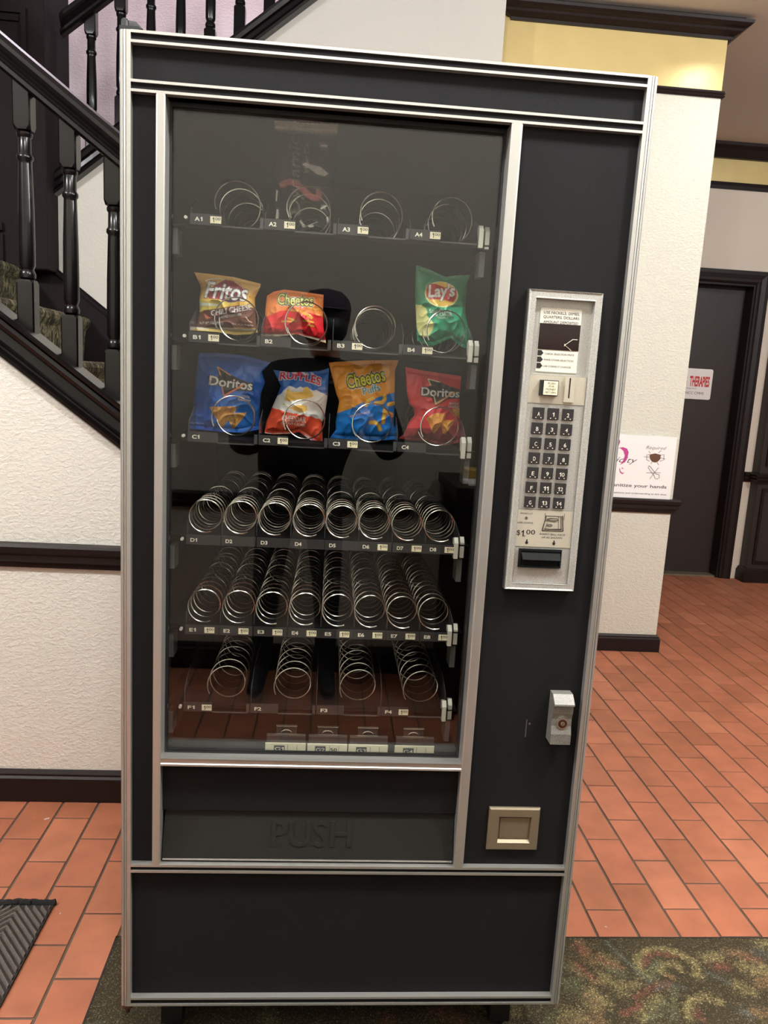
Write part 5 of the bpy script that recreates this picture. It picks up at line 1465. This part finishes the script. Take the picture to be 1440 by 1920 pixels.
# ================================================================== WHAT STANDS BEHIND THE CAMERA (seen in the glass)
def person():
    t = thing('person', 'person in dark jacket and plum cap photographing the machine, mirrored in its glass', 'person', (0.26, -1.64, 0.0))
    V = {'pel': (0.25, -1.66, 0.90, 0.165), 'sp': (0.27, -1.68, 1.06, 0.165), 'ch': (0.31, -1.67, 1.22, 0.18), 'nk': (0.318, -1.62, 1.385, 0.052), 'hd': (0.320, -1.595, 1.47, 0.072), 'hd2': (0.320, -1.59, 1.545, 0.082), 'hd3': (0.320, -1.60, 1.60, 0.06),
         'sl': (0.13, -1.64, 1.305, 0.08), 'el': (0.01, -1.55, 1.03, 0.066), 'wl': (0.285, -1.39, 1.215, 0.027), 'sr': (0.50, -1.64, 1.31, 0.08), 'er': (0.605, -1.55, 1.04, 0.066), 'wr': (0.455, -1.39, 1.215, 0.027),
         'hl': (0.16, -1.66, 0.85, 0.095), 'kl': (0.13, -1.63, 0.49, 0.062), 'al': (0.11, -1.67, 0.10, 0.04), 'tl': (0.09, -1.54, 0.036, 0.034), 'hr': (0.34, -1.66, 0.85, 0.095), 'kr': (0.37, -1.63, 0.49, 0.062), 'ar': (0.38, -1.67, 0.10, 0.04), 'tr': (0.40, -1.54, 0.036, 0.034),
         'pl': (0.315, -1.372, 1.25, 0.024), 'pr': (0.425, -1.372, 1.25, 0.024)}
    E = [('pel', 'sp'), ('sp', 'ch'), ('ch', 'nk'), ('nk', 'hd'), ('hd', 'hd2'), ('hd2', 'hd3'), ('ch', 'sl'), ('sl', 'el'), ('el', 'wl'), ('wl', 'pl'), ('ch', 'sr'), ('sr', 'er'), ('er', 'wr'), ('wr', 'pr'), ('pel', 'hl'), ('hl', 'kl'), ('kl', 'al'), ('al', 'tl'), ('pel', 'hr'), ('hr', 'kr'), ('kr', 'ar'), ('ar', 'tr')]
    for s_, pa, wx in (('l', 'pl', 1), ('r', 'pr', -1)):         # four curled fingers and a thumb on each hand
        px, py, pz, _ = V[pa]
        for k in range(4):
            a, b, c = 'f%s%da' % (s_, k), 'f%s%db' % (s_, k), 'f%s%dc' % (s_, k); z = pz + 0.028 - 0.018 * k; L = (0.9, 1.0, 0.95, 0.8)[k]
            V[a] = (px - wx * 0.004, py + 0.022 * L, z, 0.0085); V[b] = (px + wx * 0.014 * L, py + 0.030, z + 0.001, 0.0078); V[c] = (px + wx * 0.030 * L, py + 0.027, z + 0.002, 0.007)
            E += [(pa, a), (a, b), (b, c)]
        a, b = 'f%sta' % s_, 'f%stb' % s_
        V[a] = (px + wx * 0.012, py - 0.016, pz + 0.026, 0.0095); V[b] = (px + wx * 0.030, py - 0.014, pz + 0.045, 0.0085); E += [(pa, a), (a, b)]
    names = list(V); me = bpy.data.meshes.new('body'); me.from_pydata([V[n][:3] for n in names], [(names.index(a), names.index(b)) for a, b in E], [])
    o = bpy.data.objects.new('body', me); COL.objects.link(o)
    md = o.modifiers.new('skin', 'SKIN'); sv = me.skin_vertices[0].data
    for i, n in enumerate(names):
        sv[i].radius = (V[n][3], V[n][3]); sv[i].use_root = (n == 'pel')
    o.modifiers.new('sub', 'SUBSURF').levels = 2
    dg = bpy.context.evaluated_depsgraph_get(); m2 = bpy.data.meshes.new_from_object(o.evaluated_get(dg)); bpy.data.objects.remove(o)
    for mt in (M['jacket'], M['trouser'], M['skin'], M['black']):
        m2.materials.append(mt)
    for p in m2.polygons:
        c = p.center
        p.material_index = 2 if (c.z > 1.40 or (c.y > -1.41 and c.z > 1.1)) else (3 if c.z < 0.075 else (1 if c.z < 0.86 else 0)); p.use_smooth = True
    place('body', m2, t)
    hx, hy, hz = 0.320, -1.59, 1.55
    mb = MB(); mb.lathe(hx, hy - 0.006, [(0.080, hz - 0.045), (0.094, hz - 0.01), (0.098, hz + 0.03), (0.089, hz + 0.062), (0.062, hz + 0.088), (0.02, hz + 0.098)], 24)
    mb.rings([[(hx + 0.085 * math.cos(a), hy + 0.03 + (0.085 if k else 0.05) * max(0, math.sin(a)), hz + 0.030 - 0.010 * k) for a in np.linspace(0.15, math.pi - 0.15, 14)] for k in (0, 1)], 0, closed=False)
    mb.build('cap', M['cap'], t, smooth=True)
    mb = MB(); mb.lathe(hx, hy - 0.028, [(0.03, hz - 0.10), (0.066, hz - 0.07), (0.080, hz - 0.01), (0.084, hz + 0.03)], 20); mb.build('hair', M['hair'], t, smooth=True)
    mb = MB(); mb.rings([[(hx - 0.010, hy + 0.078, hz - 0.03), (hx + 0.010, hy + 0.078, hz - 0.03), (hx + 0.004, hy + 0.079, hz + 0.005), (hx - 0.004, hy + 0.079, hz + 0.005)], [(hx - 0.006, hy + 0.103, hz - 0.03), (hx + 0.006, hy + 0.103, hz - 0.03), (hx + 0.003, hy + 0.086, hz + 0.003), (hx - 0.003, hy + 0.086, hz + 0.003)]], 0, True, True)
    mb.build('nose', M['skin'], t, smooth=True)
    for s_ in (-1, 1):
        mb = MB(); mb.lathe(hx + s_ * 0.03, hy + 0.072, [(0.002, hz - 0.009), (0.009, hz - 0.004), (0.010, hz), (0.008, hz + 0.005), (0.002, hz + 0.008)], 10); mb.build('eye', M['hair'], t, smooth=True)
        mb = MB(); mb.lathe(hx + s_ * 0.084, hy - 0.002, [(0.004, hz - 0.032), (0.011, hz - 0.02), (0.014, hz), (0.009, hz + 0.014), (0.003, hz + 0.018)], 10); mb.build('ear', M['skin'], t, smooth=True)
    mb = MB(); mb.rings([[(hx + rx * math.cos(a), hy + 0.012 + ry * math.sin(a), hz + dz) for a in np.linspace(0.05, math.pi - 0.05, 16)] for (rx, ry, dz) in ((0.084, 0.084, -0.012), (0.088, 0.098, -0.035), (0.084, 0.094, -0.065), (0.066, 0.074, -0.095))], 0, closed=False)
    mb.build('face_mask', M['black'], t, smooth=True)
    mb = MB(); mb.box(hx - 0.022, hx + 0.022, hy + 0.068, hy + 0.080, hz - 0.062, hz - 0.053, 0, 0.003); mb.build('mouth', M['bronze'], t)
    ph = thing('phone', 'black phone held up in both hands by the person', 'phone', (0.370, -1.352, 1.19))
    mb = MB(); mb.box(0.332, 0.408, -1.357, -1.349, 1.192, 1.342, 0, 0.003); mb.build('phone_body', M['black'], ph)
    mb = MB(); mb.cyl_y(0.3533, 1.3247, 0.007, -1.349, -1.347, 16); mb.cyl_y(0.3533, 1.3047, 0.007, -1.349, -1.347, 16); mb.build('lens_ring', M['chrome_edge'], ph)


person()
desk = thing('desk', 'dark wooden desk against the rear wall, mirrored in the glass', 'desk', (1.35, -1.66, 0.0))
mb = MB(); mb.box(0.84, 1.9, -1.915, -1.42, 0.90, 0.94); mb.build('desk_top', M['darkwood'], desk)
for (a, b) in ((0.87, 0.90), (1.84, 1.87)):
    mb = MB(); mb.box(a, b, -1.915, -1.45, 0.002, 0.90); mb.build('side_panel', M['darkwood'], desk)
mb = MB(); mb.box(0.90, 1.84, -1.50, -1.47, 0.10, 0.90); mb.build('front_panel', M['darkwood'], desk)
mb = MB(); mb.box(0.93, 1.10, -1.86, -1.70, 0.9405, 0.975); tag(mb.build('card_box', M['yellow']), 'small yellow card box on the rear desk', 'box')
mb = MB(); mb.box(0.90, 1.12, -1.66, -1.50, 0.9405, 0.948); tag(mb.build('paper_stack', M['paper']), 'stack of white paper on the rear desk', 'paper')
rk = thing('brochure_rack', 'tall dark brochure rack with red cards on the rear desk', 'rack', (1.22, -1.8, 0.9405))
mb = MB(); mb.box(1.0 + 0.02, 1.45, -1.9, -1.88, 0.98, 1.5); mb.box(1.13, 1.16, -1.9, -1.72, 0.9405, 1.5); mb.box(1.42, 1.45, -1.9, -1.72, 0.9405, 1.5); mb.build('case', M['darkwood'], rk)
mb = MB(); mb.box(1.18, 1.38, -1.78, -1.77, 1.05, 1.2); mb.box(1.18, 1.38, -1.84, -1.83, 1.22, 1.38); mb.build('card', M['redcard'], rk)
